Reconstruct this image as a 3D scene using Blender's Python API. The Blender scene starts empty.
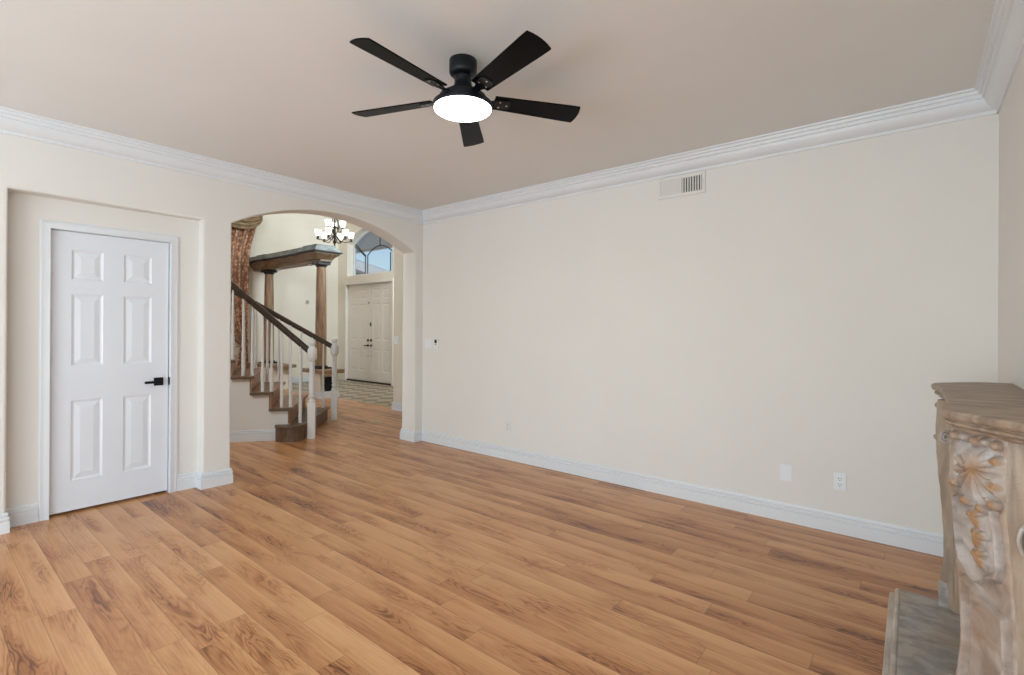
import bpy, bmesh, math, random
from math import sin, cos, pi, sqrt, radians, atan2, floor as ifloor, exp
from mathutils import Vector, Matrix

random.seed(7)
sc = bpy.context.scene
COL = sc.collection

# ------------------------------------------------------------------ camera
CAM = Vector((4.5946, -3.9491, 1.3537)); YAW = 0.6816; ROLL = 0.006; F = 493.26
fw = Vector((-sin(YAW), cos(YAW), 0)); rt = Vector((cos(YAW), sin(YAW), 0)); up = Vector((0, 0, 1))
rt, up = rt * cos(ROLL) + up * sin(ROLL), up * cos(ROLL) - rt * sin(ROLL)
cd = bpy.data.cameras.new('camera'); cam = bpy.data.objects.new('camera', cd); COL.objects.link(cam)
M = Matrix.Identity(4)
for i in range(3):
    M[i][0] = rt[i]; M[i][1] = up[i]; M[i][2] = -fw[i]; M[i][3] = CAM[i]
cam.matrix_world = M
cd.sensor_fit = 'HORIZONTAL'; cd.sensor_width = 36; cd.lens = F / 1024 * 36
cd.shift_y = -(337.5 - 328.83) / 1024; cd.clip_start = 0.05
sc.camera = cam
sc.cycles.use_denoising = True
sc.cycles.denoising_prefilter = 'ACCURATE'

# ------------------------------------------------------------------ world, lights, exposure
w = bpy.data.worlds.new('world'); sc.world = w; w.use_nodes = True
nt = w.node_tree; nt.nodes.clear()
sky = nt.nodes.new('ShaderNodeTexSky'); sky.sky_type = 'NISHITA'; sky.sun_disc = False
sky.sun_elevation = radians(42); sky.sun_rotation = radians(200)
bg = nt.nodes.new('ShaderNodeBackground'); bg.inputs[1].default_value = 0.17
wo = nt.nodes.new('ShaderNodeOutputWorld')
nt.links.new(sky.outputs[0], bg.inputs[0]); nt.links.new(bg.outputs[0], wo.inputs[0])
vs = sc.view_settings
vs.view_transform = 'Standard'; vs.look = 'None'; vs.gamma = 1.0; vs.use_curve_mapping = False
vs.exposure = 0.0


def area(name, loc, target, sx, sy, power, col):
    l = bpy.data.lights.new(name, 'AREA'); l.shape = 'RECTANGLE'; l.size = sx; l.size_y = sy
    l.energy = power; l.color = col
    o = bpy.data.objects.new(name, l); COL.objects.link(o); o.location = loc
    o.rotation_euler = (Vector(target) - Vector(loc)).to_track_quat('-Z', 'Y').to_euler()
    return o


DAY = (0.79, 0.90, 1.0)
YB = -7.0
# daylight outside the windows; the side, upper and foyer lamps are added fill
area('daylight_patio_window', (3.0, YB - 0.24, 1.25), (3.6, 0, 6.0), 4.0, 2.2, 228, DAY)
area('added_light_side', (5.22, -5.75, 1.35), (0, -5.75, 1.3), 2.0, 2.2, 74, DAY)  # fill light at an added, unseen side window, to brighten the left wall
area('daylight_dining_window', (-7.5, -0.35, 2.2), (0, -0.35, 1.9), 1.7, 3.0, 25, DAY)
area('added_light_upper', (0.02, -4.9, 4.05), (-7.0, -0.2, 4.0), 2.8, 1.5, 270, DAY)  # fill light at an added, unseen clerestory, kept from leaking through the arch
area('added_light_foyer', (-1.70, 2.35, 3.8), (-7.0, 1.9, 3.3), 1.4, 1.5, 185, DAY)  # fill light at an added, unseen foyer window, sparing stairs and near floor

# ------------------------------------------------------------------ materials


def newmat(name):
    m = bpy.data.materials.new(name); m.use_nodes = True
    n = m.node_tree.nodes; n.clear()
    out = n.new('ShaderNodeOutputMaterial'); b = n.new('ShaderNodeBsdfPrincipled')
    m.node_tree.links.new(b.outputs[0], out.inputs[0])
    return m, m.node_tree, b


def lin(c):
    return tuple(((v / 255) / 12.92 if v / 255 <= 0.04045 else ((v / 255 + 0.055) / 1.055) ** 2.4) for v in c) + (1,)


def simple(name, c1, c2=None, rough=0.5, scale=8.0, stretch=(1, 1, 1), bump=0.0, bscale=200.0, metal=0.0, detail=3.0, spec=0.5):
    """two close tones mixed by noise, with an optional fine bump"""
    m, t, b = newmat(name); N = t.nodes; L = t.links
    tc = N.new('ShaderNodeTexCoord'); mp = N.new('ShaderNodeMapping'); mp.inputs['Scale'].default_value = stretch
    L.new(tc.outputs['Object'], mp.inputs[0])
    no = N.new('ShaderNodeTexNoise'); no.inputs['Scale'].default_value = scale; no.inputs['Detail'].default_value = detail
    L.new(mp.outputs[0], no.inputs[0])
    r = N.new('ShaderNodeValToRGB'); r.color_ramp.elements[0].position = 0.35; r.color_ramp.elements[1].position = 0.65
    r.color_ramp.elements[0].color = lin(c1); r.color_ramp.elements[1].color = lin(c2 or c1)
    L.new(no.outputs[0], r.inputs[0]); L.new(r.outputs[0], b.inputs['Base Color'])
    b.inputs['Roughness'].default_value = rough; b.inputs['Metallic'].default_value = metal
    b.inputs['Specular IOR Level'].default_value = spec
    if bump:
        n2 = N.new('ShaderNodeTexNoise'); n2.inputs['Scale'].default_value = bscale; n2.inputs['Detail'].default_value = 2
        L.new(tc.outputs['Object'], n2.inputs[0])
        bp = N.new('ShaderNodeBump'); bp.inputs['Strength'].default_value = bump; bp.inputs['Distance'].default_value = 0.002
        L.new(n2.outputs[0], bp.inputs['Height']); L.new(bp.outputs[0], b.inputs['Normal'])
    return m


def math_node(t, op, a, b=None, c=None):
    n = t.nodes.new('ShaderNodeMath'); n.operation = op
    for i, v in enumerate((a, b, c)):
        if v is None:
            continue
        if isinstance(v, (int, float)):
            n.inputs[i].default_value = v
        else:
            t.links.new(v, n.inputs[i])
    return n.outputs[0]


def floor_material():
    m, t, b = newmat('wood_laminate'); N = t.nodes; L = t.links
    tc = N.new('ShaderNodeTexCoord'); sp = N.new('ShaderNodeSeparateXYZ'); L.new(tc.outputs['Object'], sp.inputs[0])
    X, Y = sp.outputs[0], sp.outputs[1]
    PW, PL = 0.125, 1.22
    yy = math_node(t, 'DIVIDE', math_node(t, 'ADD', Y, 2.045 + 40 * PW), PW)
    row = math_node(t, 'FLOOR', yy); fy = math_node(t, 'FRACT', yy)
    wn = N.new('ShaderNodeTexWhiteNoise'); wn.noise_dimensions = '1D'; L.new(row, wn.inputs['W'])
    xx = math_node(t, 'ADD', math_node(t, 'DIVIDE', math_node(t, 'ADD', X, 30.0), PL), wn.outputs['Value'])
    colm = math_node(t, 'FLOOR', xx); fx = math_node(t, 'FRACT', xx)
    cb = N.new('ShaderNodeCombineXYZ'); L.new(row, cb.inputs[0]); L.new(colm, cb.inputs[1])
    wn2 = N.new('ShaderNodeTexWhiteNoise'); wn2.noise_dimensions = '2D'; L.new(cb.outputs[0], wn2.inputs['Vector'])
    pid = wn2.outputs['Value']
    # grain space: every plank its own patch of wood
    gx = math_node(t, 'ADD', X, math_node(t, 'MULTIPLY', pid, 37.0))
    gy = math_node(t, 'ADD', Y, math_node(t, 'MULTIPLY', pid, 91.0))
    gv = N.new('ShaderNodeCombineXYZ'); L.new(gx, gv.inputs[0]); L.new(gy, gv.inputs[1])
    # broad warp that makes cathedral figure
    mp = N.new('ShaderNodeMapping'); mp.inputs['Scale'].default_value = (1.9, 12.0, 1); L.new(gv.outputs[0], mp.inputs[0])
    n1 = N.new('ShaderNodeTexNoise'); n1.inputs['Scale'].default_value = 1.0; n1.inputs['Detail'].default_value = 2.5
    n1.inputs['Distortion'].default_value = 0.9; L.new(mp.outputs[0], n1.inputs[0])
    rings = math_node(t, 'SINE', math_node(t, 'MULTIPLY', n1.outputs[0], 75.0))
    rings = math_node(t, 'POWER', math_node(t, 'MULTIPLY_ADD', rings, 0.5, 0.5), 2.2)
    # fine straight fibre
    mp2 = N.new('ShaderNodeMapping'); mp2.inputs['Scale'].default_value = (3.0, 130.0, 1); L.new(gv.outputs[0], mp2.inputs[0])
    n2 = N.new('ShaderNodeTexNoise'); n2.inputs['Scale'].default_value = 1.0; n2.inputs['Detail'].default_value = 3; L.new(mp2.outputs[0], n2.inputs[0])
    # where the figure is strong
    mp3 = N.new('ShaderNodeMapping'); mp3.inputs['Scale'].default_value = (1.5, 7.0, 1); mp3.inputs['Location'].default_value = (5, 3, 0)
    L.new(gv.outputs[0], mp3.inputs[0])
    n3 = N.new('ShaderNodeTexNoise'); n3.inputs['Scale'].default_value = 1.0; n3.inputs['Detail'].default_value = 3; L.new(mp3.outputs[0], n3.inputs[0])
    mr = N.new('ShaderNodeMapRange'); mr.inputs[1].default_value = 0.44; mr.inputs[2].default_value = 0.66; mr.clamp = True
    L.new(n3.outputs[0], mr.inputs[0])
    fig = math_node(t, 'MULTIPLY', mr.outputs[0], math_node(t, 'MULTIPLY_ADD', rings, 0.55, 0.45))
    fib = math_node(t, 'MULTIPLY', math_node(t, 'SUBTRACT', n2.outputs[0], 0.5), 0.55)
    tone = math_node(t, 'MULTIPLY', math_node(t, 'SUBTRACT', pid, 0.5), 0.34)
    # bevel shading put into the board colour: one long edge pale, the other dark
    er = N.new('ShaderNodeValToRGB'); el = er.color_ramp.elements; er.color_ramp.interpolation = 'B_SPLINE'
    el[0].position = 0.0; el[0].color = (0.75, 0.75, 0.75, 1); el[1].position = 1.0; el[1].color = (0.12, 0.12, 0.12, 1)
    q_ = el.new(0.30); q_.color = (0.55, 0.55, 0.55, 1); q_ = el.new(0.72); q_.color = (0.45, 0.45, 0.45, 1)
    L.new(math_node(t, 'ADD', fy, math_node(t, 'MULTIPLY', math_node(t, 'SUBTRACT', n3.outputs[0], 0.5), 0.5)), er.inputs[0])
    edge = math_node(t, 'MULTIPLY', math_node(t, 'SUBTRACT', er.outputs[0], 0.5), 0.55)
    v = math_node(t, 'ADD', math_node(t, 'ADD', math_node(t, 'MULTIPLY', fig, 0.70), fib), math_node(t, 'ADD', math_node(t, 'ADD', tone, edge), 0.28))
    cr = N.new('ShaderNodeValToRGB'); e = cr.color_ramp.elements
    e[0].position = 0.0; e[0].color = lin(FLOOR_C[0])
    e[1].position = 1.0; e[1].color = lin(FLOOR_C[3])
    k = e.new(0.35); k.color = lin(FLOOR_C[1]); k = e.new(0.68); k.color = lin(FLOOR_C[2])
    L.new(v, cr.inputs[0])
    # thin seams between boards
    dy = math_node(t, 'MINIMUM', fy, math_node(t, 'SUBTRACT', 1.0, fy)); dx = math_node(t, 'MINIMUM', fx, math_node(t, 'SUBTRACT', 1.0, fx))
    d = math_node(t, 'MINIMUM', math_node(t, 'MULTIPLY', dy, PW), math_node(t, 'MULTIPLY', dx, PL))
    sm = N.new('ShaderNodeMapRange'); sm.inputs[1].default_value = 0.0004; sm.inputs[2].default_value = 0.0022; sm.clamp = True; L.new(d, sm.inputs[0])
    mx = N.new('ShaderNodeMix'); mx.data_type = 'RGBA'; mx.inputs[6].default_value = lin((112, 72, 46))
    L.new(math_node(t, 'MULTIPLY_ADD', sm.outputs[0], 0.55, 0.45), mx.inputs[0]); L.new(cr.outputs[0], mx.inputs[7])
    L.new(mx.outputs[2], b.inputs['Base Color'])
    b.inputs['Roughness'].default_value = 0.30
    b.inputs['Specular IOR Level'].default_value = 0.42
    bp = N.new('ShaderNodeBump'); bp.inputs['Strength'].default_value = 0.25; bp.inputs['Distance'].default_value = 0.0012
    L.new(math_node(t, 'ADD', sm.outputs[0], math_node(t, 'MULTIPLY', n2.outputs[0], 0.12)), bp.inputs['Height']); L.new(bp.outputs[0], b.inputs['Normal'])
    return m


FLOOR_C = [(222, 170, 120), (203, 147, 98), (174, 114, 70), (112, 66, 36)]


def tile_material():
    m, t, b = newmat('foyer_tile'); N = t.nodes; L = t.links
    tc = N.new('ShaderNodeTexCoord'); mp = N.new('ShaderNodeMapping')
    mp.inputs['Rotation'].default_value = (0, 0, radians(45)); mp.inputs['Scale'].default_value = (3.7, 3.7, 1)
    L.new(tc.outputs['Object'], mp.inputs[0])
    ck = N.new('ShaderNodeTexChecker'); ck.inputs['Scale'].default_value = 1.0
    ck.inputs['Color1'].default_value = lin((198, 182, 156)); ck.inputs['Color2'].default_value = lin((84, 70, 58))
    L.new(mp.outputs[0], ck.inputs[0])
    no = N.new('ShaderNodeTexNoise'); no.inputs['Scale'].default_value = 6; no.inputs['Detail'].default_value = 4; L.new(tc.outputs['Object'], no.inputs[0])
    mx = N.new('ShaderNodeMix'); mx.data_type = 'RGBA'; mx.inputs[0].default_value = 0.35; mx.inputs[7].default_value = lin((150, 134, 108))
    L.new(math_node(t, 'MULTIPLY', no.outputs[0], 0.8), mx.inputs[0]); L.new(ck.outputs[0], mx.inputs[6]); L.new(mx.outputs[2], b.inputs['Base Color'])
    b.inputs['Roughness'].default_value = 0.35
    return m


def wood(name, dark, light, stretch, rough=0.4, scale=3.0):
    m, t, b = newmat(name); N = t.nodes; L = t.links
    tc = N.new('ShaderNodeTexCoord'); mp = N.new('ShaderNodeMapping'); mp.inputs['Scale'].default_value = stretch
    L.new(tc.outputs['Object'], mp.inputs[0])
    no = N.new('ShaderNodeTexNoise'); no.inputs['Scale'].default_value = scale; no.inputs['Detail'].default_value = 5; no.inputs['Distortion'].default_value = 0.6
    L.new(mp.outputs[0], no.inputs[0])
    r = N.new('ShaderNodeValToRGB'); r.color_ramp.elements[0].position = 0.3; r.color_ramp.elements[1].position = 0.7
    r.color_ramp.elements[0].color = lin(dark); r.color_ramp.elements[1].color = lin(light)
    L.new(no.outputs[0], r.inputs[0]); L.new(r.outputs[0], b.inputs['Base Color']); b.inputs['Roughness'].default_value = rough
    return m


def stone_material(name, base, vein, tan, tintamt=1.0, stretch=(1, 1, 1), scale=6.0):
    """pitted cast marble: grey-pink body, darker veins, tan staining (noise, plus a painted 'tint' attribute on the carving)"""
    m, t, b = newmat(name); N = t.nodes; L = t.links
    tc = N.new('ShaderNodeTexCoord'); mp = N.new('ShaderNodeMapping'); mp.inputs['Scale'].default_value = stretch
    L.new(tc.outputs['Object'], mp.inputs[0])
    n1 = N.new('ShaderNodeTexNoise'); n1.inputs['Scale'].default_value = scale; n1.inputs['Detail'].default_value = 6; n1.inputs['Distortion'].default_value = 0.7
    L.new(mp.outputs[0], n1.inputs[0])
    r1 = N.new('ShaderNodeValToRGB'); r1.color_ramp.elements[0].position = 0.36; r1.color_ramp.elements[1].position = 0.62
    r1.color_ramp.elements[0].color = lin(vein); r1.color_ramp.elements[1].color = lin(base); L.new(n1.outputs[0], r1.inputs[0])
    n2 = N.new('ShaderNodeTexNoise'); n2.inputs['Scale'].default_value = scale * 0.6; n2.inputs['Detail'].default_value = 4
    mp2 = N.new('ShaderNodeMapping'); mp2.inputs['Location'].default_value = (3, 8, 1); mp2.inputs['Scale'].default_value = stretch
    L.new(tc.outputs['Object'], mp2.inputs[0]); L.new(mp2.outputs[0], n2.inputs[0])
    mr = N.new('ShaderNodeMapRange'); mr.inputs[1].default_value = 0.45; mr.inputs[2].default_value = 0.68; L.new(n2.outputs[0], mr.inputs[0])
    at = N.new('ShaderNodeAttribute'); at.attribute_name = 'tint'
    f = math_node(t, 'MINIMUM', math_node(t, 'ADD', math_node(t, 'MULTIPLY', mr.outputs[0], tintamt), at.outputs['Fac']), 1.0)
    mx = N.new('ShaderNodeMix'); mx.data_type = 'RGBA'; L.new(f, mx.inputs[0]); L.new(r1.outputs[0], mx.inputs[6]); mx.inputs[7].default_value = lin(tan)
    L.new(mx.outputs[2], b.inputs['Base Color']); b.inputs['Roughness'].default_value = 0.5
    n3 = N.new('ShaderNodeTexNoise'); n3.inputs['Scale'].default_value = 90; n3.inputs['Detail'].default_value = 4; L.new(tc.outputs['Object'], n3.inputs[0])
    bp = N.new('ShaderNodeBump'); bp.inputs['Strength'].default_value = 0.45; bp.inputs['Distance'].default_value = 0.004
    L.new(n3.outputs[0], bp.inputs['Height']); L.new(bp.outputs[0], b.inputs['Normal'])
    return m


def emit(name, col, strength):
    m, t, b = newmat(name)
    b.inputs['Base Color'].default_value = (0.9, 0.9, 0.9, 1)
    b.inputs['Emission Color'].default_value = tuple(col) + (1,); b.inputs['Emission Strength'].default_value = strength
    return m


def glass_material():
    m = bpy.data.materials.new('window_glass'); m.use_nodes = True; t = m.node_tree; N = t.nodes; N.clear()
    o = N.new('ShaderNodeOutputMaterial'); tr = N.new('ShaderNodeBsdfTransparent'); gl = N.new('ShaderNodeBsdfGlossy'); gl.inputs['Roughness'].default_value = 0.03
    tr.inputs[0].default_value = (0.93, 0.96, 0.97, 1)
    mx = N.new('ShaderNodeMixShader'); mx.inputs[0].default_value = 0.07; t.links.new(tr.outputs[0], mx.inputs[1]); t.links.new(gl.outputs[0], mx.inputs[2])
    t.links.new(mx.outputs[0], o.inputs[0])
    return m


def brocade():
    m, t, b = newmat('curtain_brocade'); N = t.nodes; L = t.links
    tc = N.new('ShaderNodeTexCoord')
    vo = N.new('ShaderNodeTexVoronoi'); vo.inputs['Scale'].default_value = 16; L.new(tc.outputs['Object'], vo.inputs[0])
    r = N.new('ShaderNodeValToRGB'); r.color_ramp.elements[0].position = 0.2; r.color_ramp.elements[1].position = 0.6
    r.color_ramp.elements[0].color = lin((214, 166, 128)); r.color_ramp.elements[1].color = lin((136, 90, 60))
    L.new(vo.outputs[0], r.inputs[0]); L.new(r.outputs[0], b.inputs['Base Color']); b.inputs['Roughness'].default_value = 0.45
    b.inputs['Sheen Weight'].default_value = 0.3
    return m


WALLC = ((232, 228, 221), (234, 230, 223))
M_ = {
    'wall': simple('wall_paint', *WALLC, rough=0.85, scale=1.5, bump=0.22, bscale=140, spec=0.2),
    'ceil': simple('ceiling_paint', (231, 229, 225), (233, 231, 228), rough=0.9, scale=1.5, bump=0.25, bscale=120, spec=0.2),
    'hallwall': simple('hall_paint', (233, 222, 205), (235, 225, 209), rough=0.85, scale=1.5, bump=0.2, bscale=140, spec=0.2),
    'trim': simple('trim_paint', (229, 231, 233), (231, 233, 235), rough=0.38, scale=3),
    'door': simple('door_paint', (230, 233, 238), (232, 235, 240), rough=0.4, scale=3, bump=0.06, bscale=300),
    'plate': simple('white_plastic', (236, 238, 240), (238, 240, 242), rough=0.35),
    'entry': simple('entry_door_paint', (234, 222, 209), (236, 225, 213), rough=0.45, scale=3),
    'black': simple('black_metal', (10, 14, 20), (15, 20, 28), rough=0.38, scale=20, metal=0.3),
    'blade': wood('black_blade', (2, 3, 5), (7, 9, 12), (2, 30, 2), rough=0.42),
    'chrome': simple('screw_steel', (205, 208, 212), (220, 222, 225), rough=0.2, metal=1.0),
    'bronze': simple('dark_bronze', (40, 33, 28), (58, 48, 40), rough=0.4, scale=30, metal=0.6),
    'dark': simple('dark_void', (16, 15, 14), (20, 19, 18), rough=0.8),
    'tread': wood('stair_oak', (140, 96, 68), (176, 128, 94), (3, 14, 3), rough=0.35),
    'treadedge': wood('stair_dark_oak', (92, 70, 54), (122, 98, 78), (3, 14, 3), rough=0.4),
    'rail': wood('handrail_walnut', (46, 32, 23), (70, 49, 35), (8, 8, 2), rough=0.35),
    'white': simple('baluster_paint', (232, 230, 226), (236, 234, 230), rough=0.4),
    'column': wood('column_wood', (112, 84, 58), (168, 132, 98), (9, 9, 1.2), rough=0.45, scale=2.5),
    'beam': wood('beam_wood', (94, 72, 52), (138, 112, 84), (1.2, 9, 9), rough=0.5),
    'beamtop': simple('grey_cornice', (112, 114, 108), (150, 152, 146), rough=0.5, scale=5),
    'beamdark': simple('ebony_trim', (28, 24, 20), (40, 33, 28), rough=0.5),
    'slab': wood('ledge_wood', (120, 90, 60), (158, 124, 90), (2, 9, 9), rough=0.4),
    'glass': glass_material(),
    'came': simple('lead_came', (58, 62, 66), (74, 78, 82), rough=0.5, metal=0.4),
    'curtain': brocade(),
    'swag': simple('swag_silk', (128, 104, 76), (168, 142, 108), rough=0.4, scale=9),
    'brass': simple('register_metal', (196, 180, 150), (206, 190, 160), rough=0.4, metal=0.2),
    'lens': emit('fan_lens', (0.93, 0.98, 1.0), 11.0),
    'shade': emit('lit_glass_shade', (1.0, 0.97, 0.9), 3.2),
    'stone': stone_material('mantel_stone', (200, 192, 186), (142, 132, 124), (166, 128, 92), 0.35, scale=11.0),
    'stonetop': stone_material('shelf_stone', (170, 150, 130), (136, 118, 102), (160, 126, 94), 0.45, (2.2, 10, 3), 3.0),
    'stoneside': stone_material('leg_side_stone', (176, 156, 134), (142, 124, 106), (158, 124, 90), 0.5, (6, 6, 1.2), 4.0),
    'hearth': stone_material('hearth_stone', (184, 178, 168), (146, 140, 132), (168, 132, 98), 0.60, (2.0, 3.0, 3), 5.0),
    'hearthedge': stone_material('hearth_edge_stone', (206, 196, 182), (172, 158, 144), (186, 156, 124), 0.5),
    'soffit': simple('porch_stucco', (232, 222, 210), (236, 228, 216), rough=0.9, bump=0.3),
    'rooftile': simple('roof_tile', (176, 140, 118), (196, 160, 136), rough=0.8, scale=4, stretch=(1, 8, 8)),
    'patio': simple('concrete', (226, 222, 215), (232, 228, 222), rough=0.9, scale=3),
}
M_['blade'].node_tree.nodes['Principled BSDF'].inputs['Specular IOR Level'].default_value = 0.12
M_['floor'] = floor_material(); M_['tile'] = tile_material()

# ------------------------------------------------------------------ mesh helpers


class MB:
    def __init__(self, xf=None):
        self.v = []; self.f = []; self.xf = xf

    def add(self, vs_, fs):
        k = len(self.v)
        self.v += [(self.xf @ Vector(p)) if self.xf else Vector(p) for p in vs_]
        self.f += [tuple(i + k for i in f) for f in fs]
        return self

    def box(self, lo, hi):
        x0, y0, z0 = lo; x1, y1, z1 = hi
        return self.add([(x0, y0, z0), (x1, y0, z0), (x1, y1, z0), (x0, y1, z0), (x0, y0, z1), (x1, y0, z1), (x1, y1, z1), (x0, y1, z1)],
                        [(0, 3, 2, 1), (4, 5, 6, 7), (0, 1, 5, 4), (1, 2, 6, 5), (2, 3, 7, 6), (3, 0, 4, 7)])

    def prism(self, poly, a, b, axis='z'):
        """polygon extruded from a to b along an axis (poly in the two other axes, in order)"""
        n = len(poly)

        def P(p, h):
            return {'z': (p[0], p[1], h), 'x': (h, p[0], p[1]), 'y': (p[0], h, p[1])}[axis]
        vs_ = [P(p, a) for p in poly] + [P(p, b) for p in poly]
        fs = [tuple(range(n))[::-1], tuple(range(n, 2 * n))] + [(i, (i + 1) % n, n + (i + 1) % n, n + i) for i in range(n)]
        return self.add(vs_, fs)

    def lathe(self, prof, c=(0, 0, 0), seg=24, axis='z'):
        vs_ = []; fs = []
        for r, z in prof:
            for k in range(seg):
                a = 2 * pi * k / seg
                p = (r * cos(a), r * sin(a), z)
                if axis == 'x': p = (z, r * cos(a), r * sin(a))
                if axis == 'y': p = (r * cos(a), z, r * sin(a))
                vs_.append((c[0] + p[0], c[1] + p[1], c[2] + p[2]))
        n = len(prof)
        for i in range(n - 1):
            for k in range(seg):
                k2 = (k + 1) % seg
                fs.append((i * seg + k, i * seg + k2, (i + 1) * seg + k2, (i + 1) * seg + k))
        fs.append(tuple(range(seg))[::-1]); fs.append(tuple(range((n - 1) * seg, n * seg)))
        return self.add(vs_, fs)

    def tube(self, pts, r, seg=8):
        pts = [Vector(p) for p in pts]; rr = r if isinstance(r, (list, tuple)) else [r] * len(pts)
        vs_ = []; fs = []; nrm = None
        for i, p in enumerate(pts):
            d = (pts[min(i + 1, len(pts) - 1)] - pts[max(i - 1, 0)]).normalized()
            if nrm is None:
                nrm = d.orthogonal().normalized()
            nrm = (nrm - d * nrm.dot(d)).normalized(); bn = d.cross(nrm)
            for k in range(seg):
                a = 2 * pi * k / seg
                vs_.append(p + (nrm * cos(a) + bn * sin(a)) * rr[i])
        for i in range(len(pts) - 1):
            for k in range(seg):
                k2 = (k + 1) % seg
                fs.append((i * seg + k, i * seg + k2, (i + 1) * seg + k2, (i + 1) * seg + k))
        n = len(pts); fs.append(tuple(range(seg))[::-1]); fs.append(tuple(range((n - 1) * seg, n * seg)))
        return self.add(vs_, fs)

    def sweep(self, prof, path, closed=False, z=0.0):
        """(out, z) profile swept along a plan path, mitred; 'out' is to the right of travel"""
        n = len(path); P = [Vector((p[0], p[1])) for p in path]; vs_ = []; fs = []; m = len(prof)
        for i in range(n):
            if closed or 0 < i < n - 1:
                d0 = (P[i] - P[i - 1]).normalized(); d1 = (P[(i + 1) % n] - P[i]).normalized()
            elif i == 0:
                d0 = d1 = (P[1] - P[0]).normalized()
            else:
                d0 = d1 = (P[-1] - P[-2]).normalized()
            n0 = Vector((d0.y, -d0.x)); n1 = Vector((d1.y, -d1.x)); mi = (n0 + n1)
            mi = mi / max(mi.dot(n0), 1e-6)
            for o, h in prof:
                q = P[i] + mi * o
                vs_.append((q.x, q.y, z + h))
        for i in range(n if closed else n - 1):
            i2 = (i + 1) % n
            for k in range(m):
                k2 = (k + 1) % m
                fs.append((i * m + k, i * m + k2, i2 * m + k2, i2 * m + k))
        if not closed:
            fs.append(tuple(range(m))); fs.append(tuple(range((n - 1) * m, n * m))[::-1])
        return self.add(vs_, fs)

    def grid(self, fn, nu, nv, thick=None):
        vs_ = [fn(i / nu, j / nv) for j in range(nv + 1) for i in range(nu + 1)]
        fs = [(j * (nu + 1) + i, j * (nu + 1) + i + 1, (j + 1) * (nu + 1) + i + 1, (j + 1) * (nu + 1) + i) for j in range(nv) for i in range(nu)]
        return self.add(vs_, fs)

    def build(self, name, mat, parent=None, smooth=35, bevel=0, seg=2, solid=0, loc=None):
        me = bpy.data.meshes.new(name)
        vv = self.v
        if parent is not None and parent.get('_o'):
            o_ = Vector(parent['_o']); vv = [p - o_ for p in vv]
        if loc is not None:
            vv = [p - Vector(loc) for p in vv]
        me.from_pydata([tuple(p) for p in vv], [], self.f)
        bm = bmesh.new(); bm.from_mesh(me); bmesh.ops.recalc_face_normals(bm, faces=bm.faces); bm.to_mesh(me); bm.free()
        me.materials.append(M_[mat] if isinstance(mat, str) else mat)
        if smooth:
            me.shade_smooth(); me.set_sharp_from_angle(angle=radians(smooth))
        o = bpy.data.objects.new(name, me); COL.objects.link(o)
        if loc is not None:
            o.location = loc
        if parent is not None:
            o.parent = parent
        if solid:
            md = o.modifiers.new('s', 'SOLIDIFY'); md.thickness = solid; md.offset = 0
        if bevel:
            md = o.modifiers.new('b', 'BEVEL'); md.width = bevel; md.segments = seg; md.limit_method = 'ANGLE'; md.angle_limit = radians(40)
        return o


def tag(o, label=None, cat=None, group=None, kind=None):
    if label: o['label'] = label
    if cat: o['category'] = cat
    if group: o['group'] = group
    if kind: o['kind'] = kind
    return o


def empty(name, loc, label=None, cat=None, group=None, kind=None):
    o = bpy.data.objects.new(name, None); COL.objects.link(o); o.location = loc; o['_o'] = tuple(loc)
    o.empty_display_size = 0.1
    return tag(o, label, cat, group, kind)


def sub(o):
    """let children of a built part be given in world coordinates"""
    p = o.parent
    base = Vector(p['_o']) if p is not None and p.get('_o') else Vector((0, 0, 0))
    o['_o'] = tuple(base + o.location)
    return o


def struct(o, label=None):
    return tag(o, label, None, None, 'structure')


def dup(o, loc=None):
    c = o.copy(); COL.objects.link(c)
    if loc is not None: c.location = loc
    for ch in o.children:
        d = dup(ch); d.parent = c
    return c


# ------------------------------------------------------------------ room shell
HC = 2.743; LX = 4.976; HH = 5.2
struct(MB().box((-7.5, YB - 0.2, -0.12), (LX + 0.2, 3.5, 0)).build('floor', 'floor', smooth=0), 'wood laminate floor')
struct(MB().box((-7.16, 1.31, 0), (-2.07, 3.25, 0.004)).build('floor_tile', 'tile', smooth=0), 'diamond checked tile floor of the foyer')
struct(MB().box((-0.24, YB - 0.2, HC), (LX + 0.2, 0.15, HC + 0.12)).build('ceiling', 'ceil', smooth=0), 'beige painted ceiling')
struct(MB().box((-7.5, YB - 0.2, HH), (-0.24, 3.5, HH + 0.12)).build('ceiling_hall', 'hallwall', smooth=0), 'high ceiling of the hall')
struct(MB().box((-0.24, 0.15, HC), (1.2, 1.35, HC + 0.1)).build('ceiling_corridor', 'hallwall', smooth=0))

# wall with the door recess and the arch
AY0, AY1, AZS, AZT = -2.157, -0.118, 2.257, 2.53
RY0, RY1, RZ = -3.524, -2.376, 2.253
DY0, DY1, DZ = -3.312, -2.572, 2.045     # rough opening of the closet door


def arch_pts(n=28):
    c = (AY0 + AY1) / 2; h = (AY1 - AY0) / 2; s = AZT - AZS; R = (h * h + s * s) / (2 * s); zc = AZT - R
    a0 = math.asin(h / R)
    return [(c + R * sin(a0 * (2 * i / n - 1)), zc + R * cos(a0 * (2 * i / n - 1))) for i in range(n + 1)]


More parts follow.
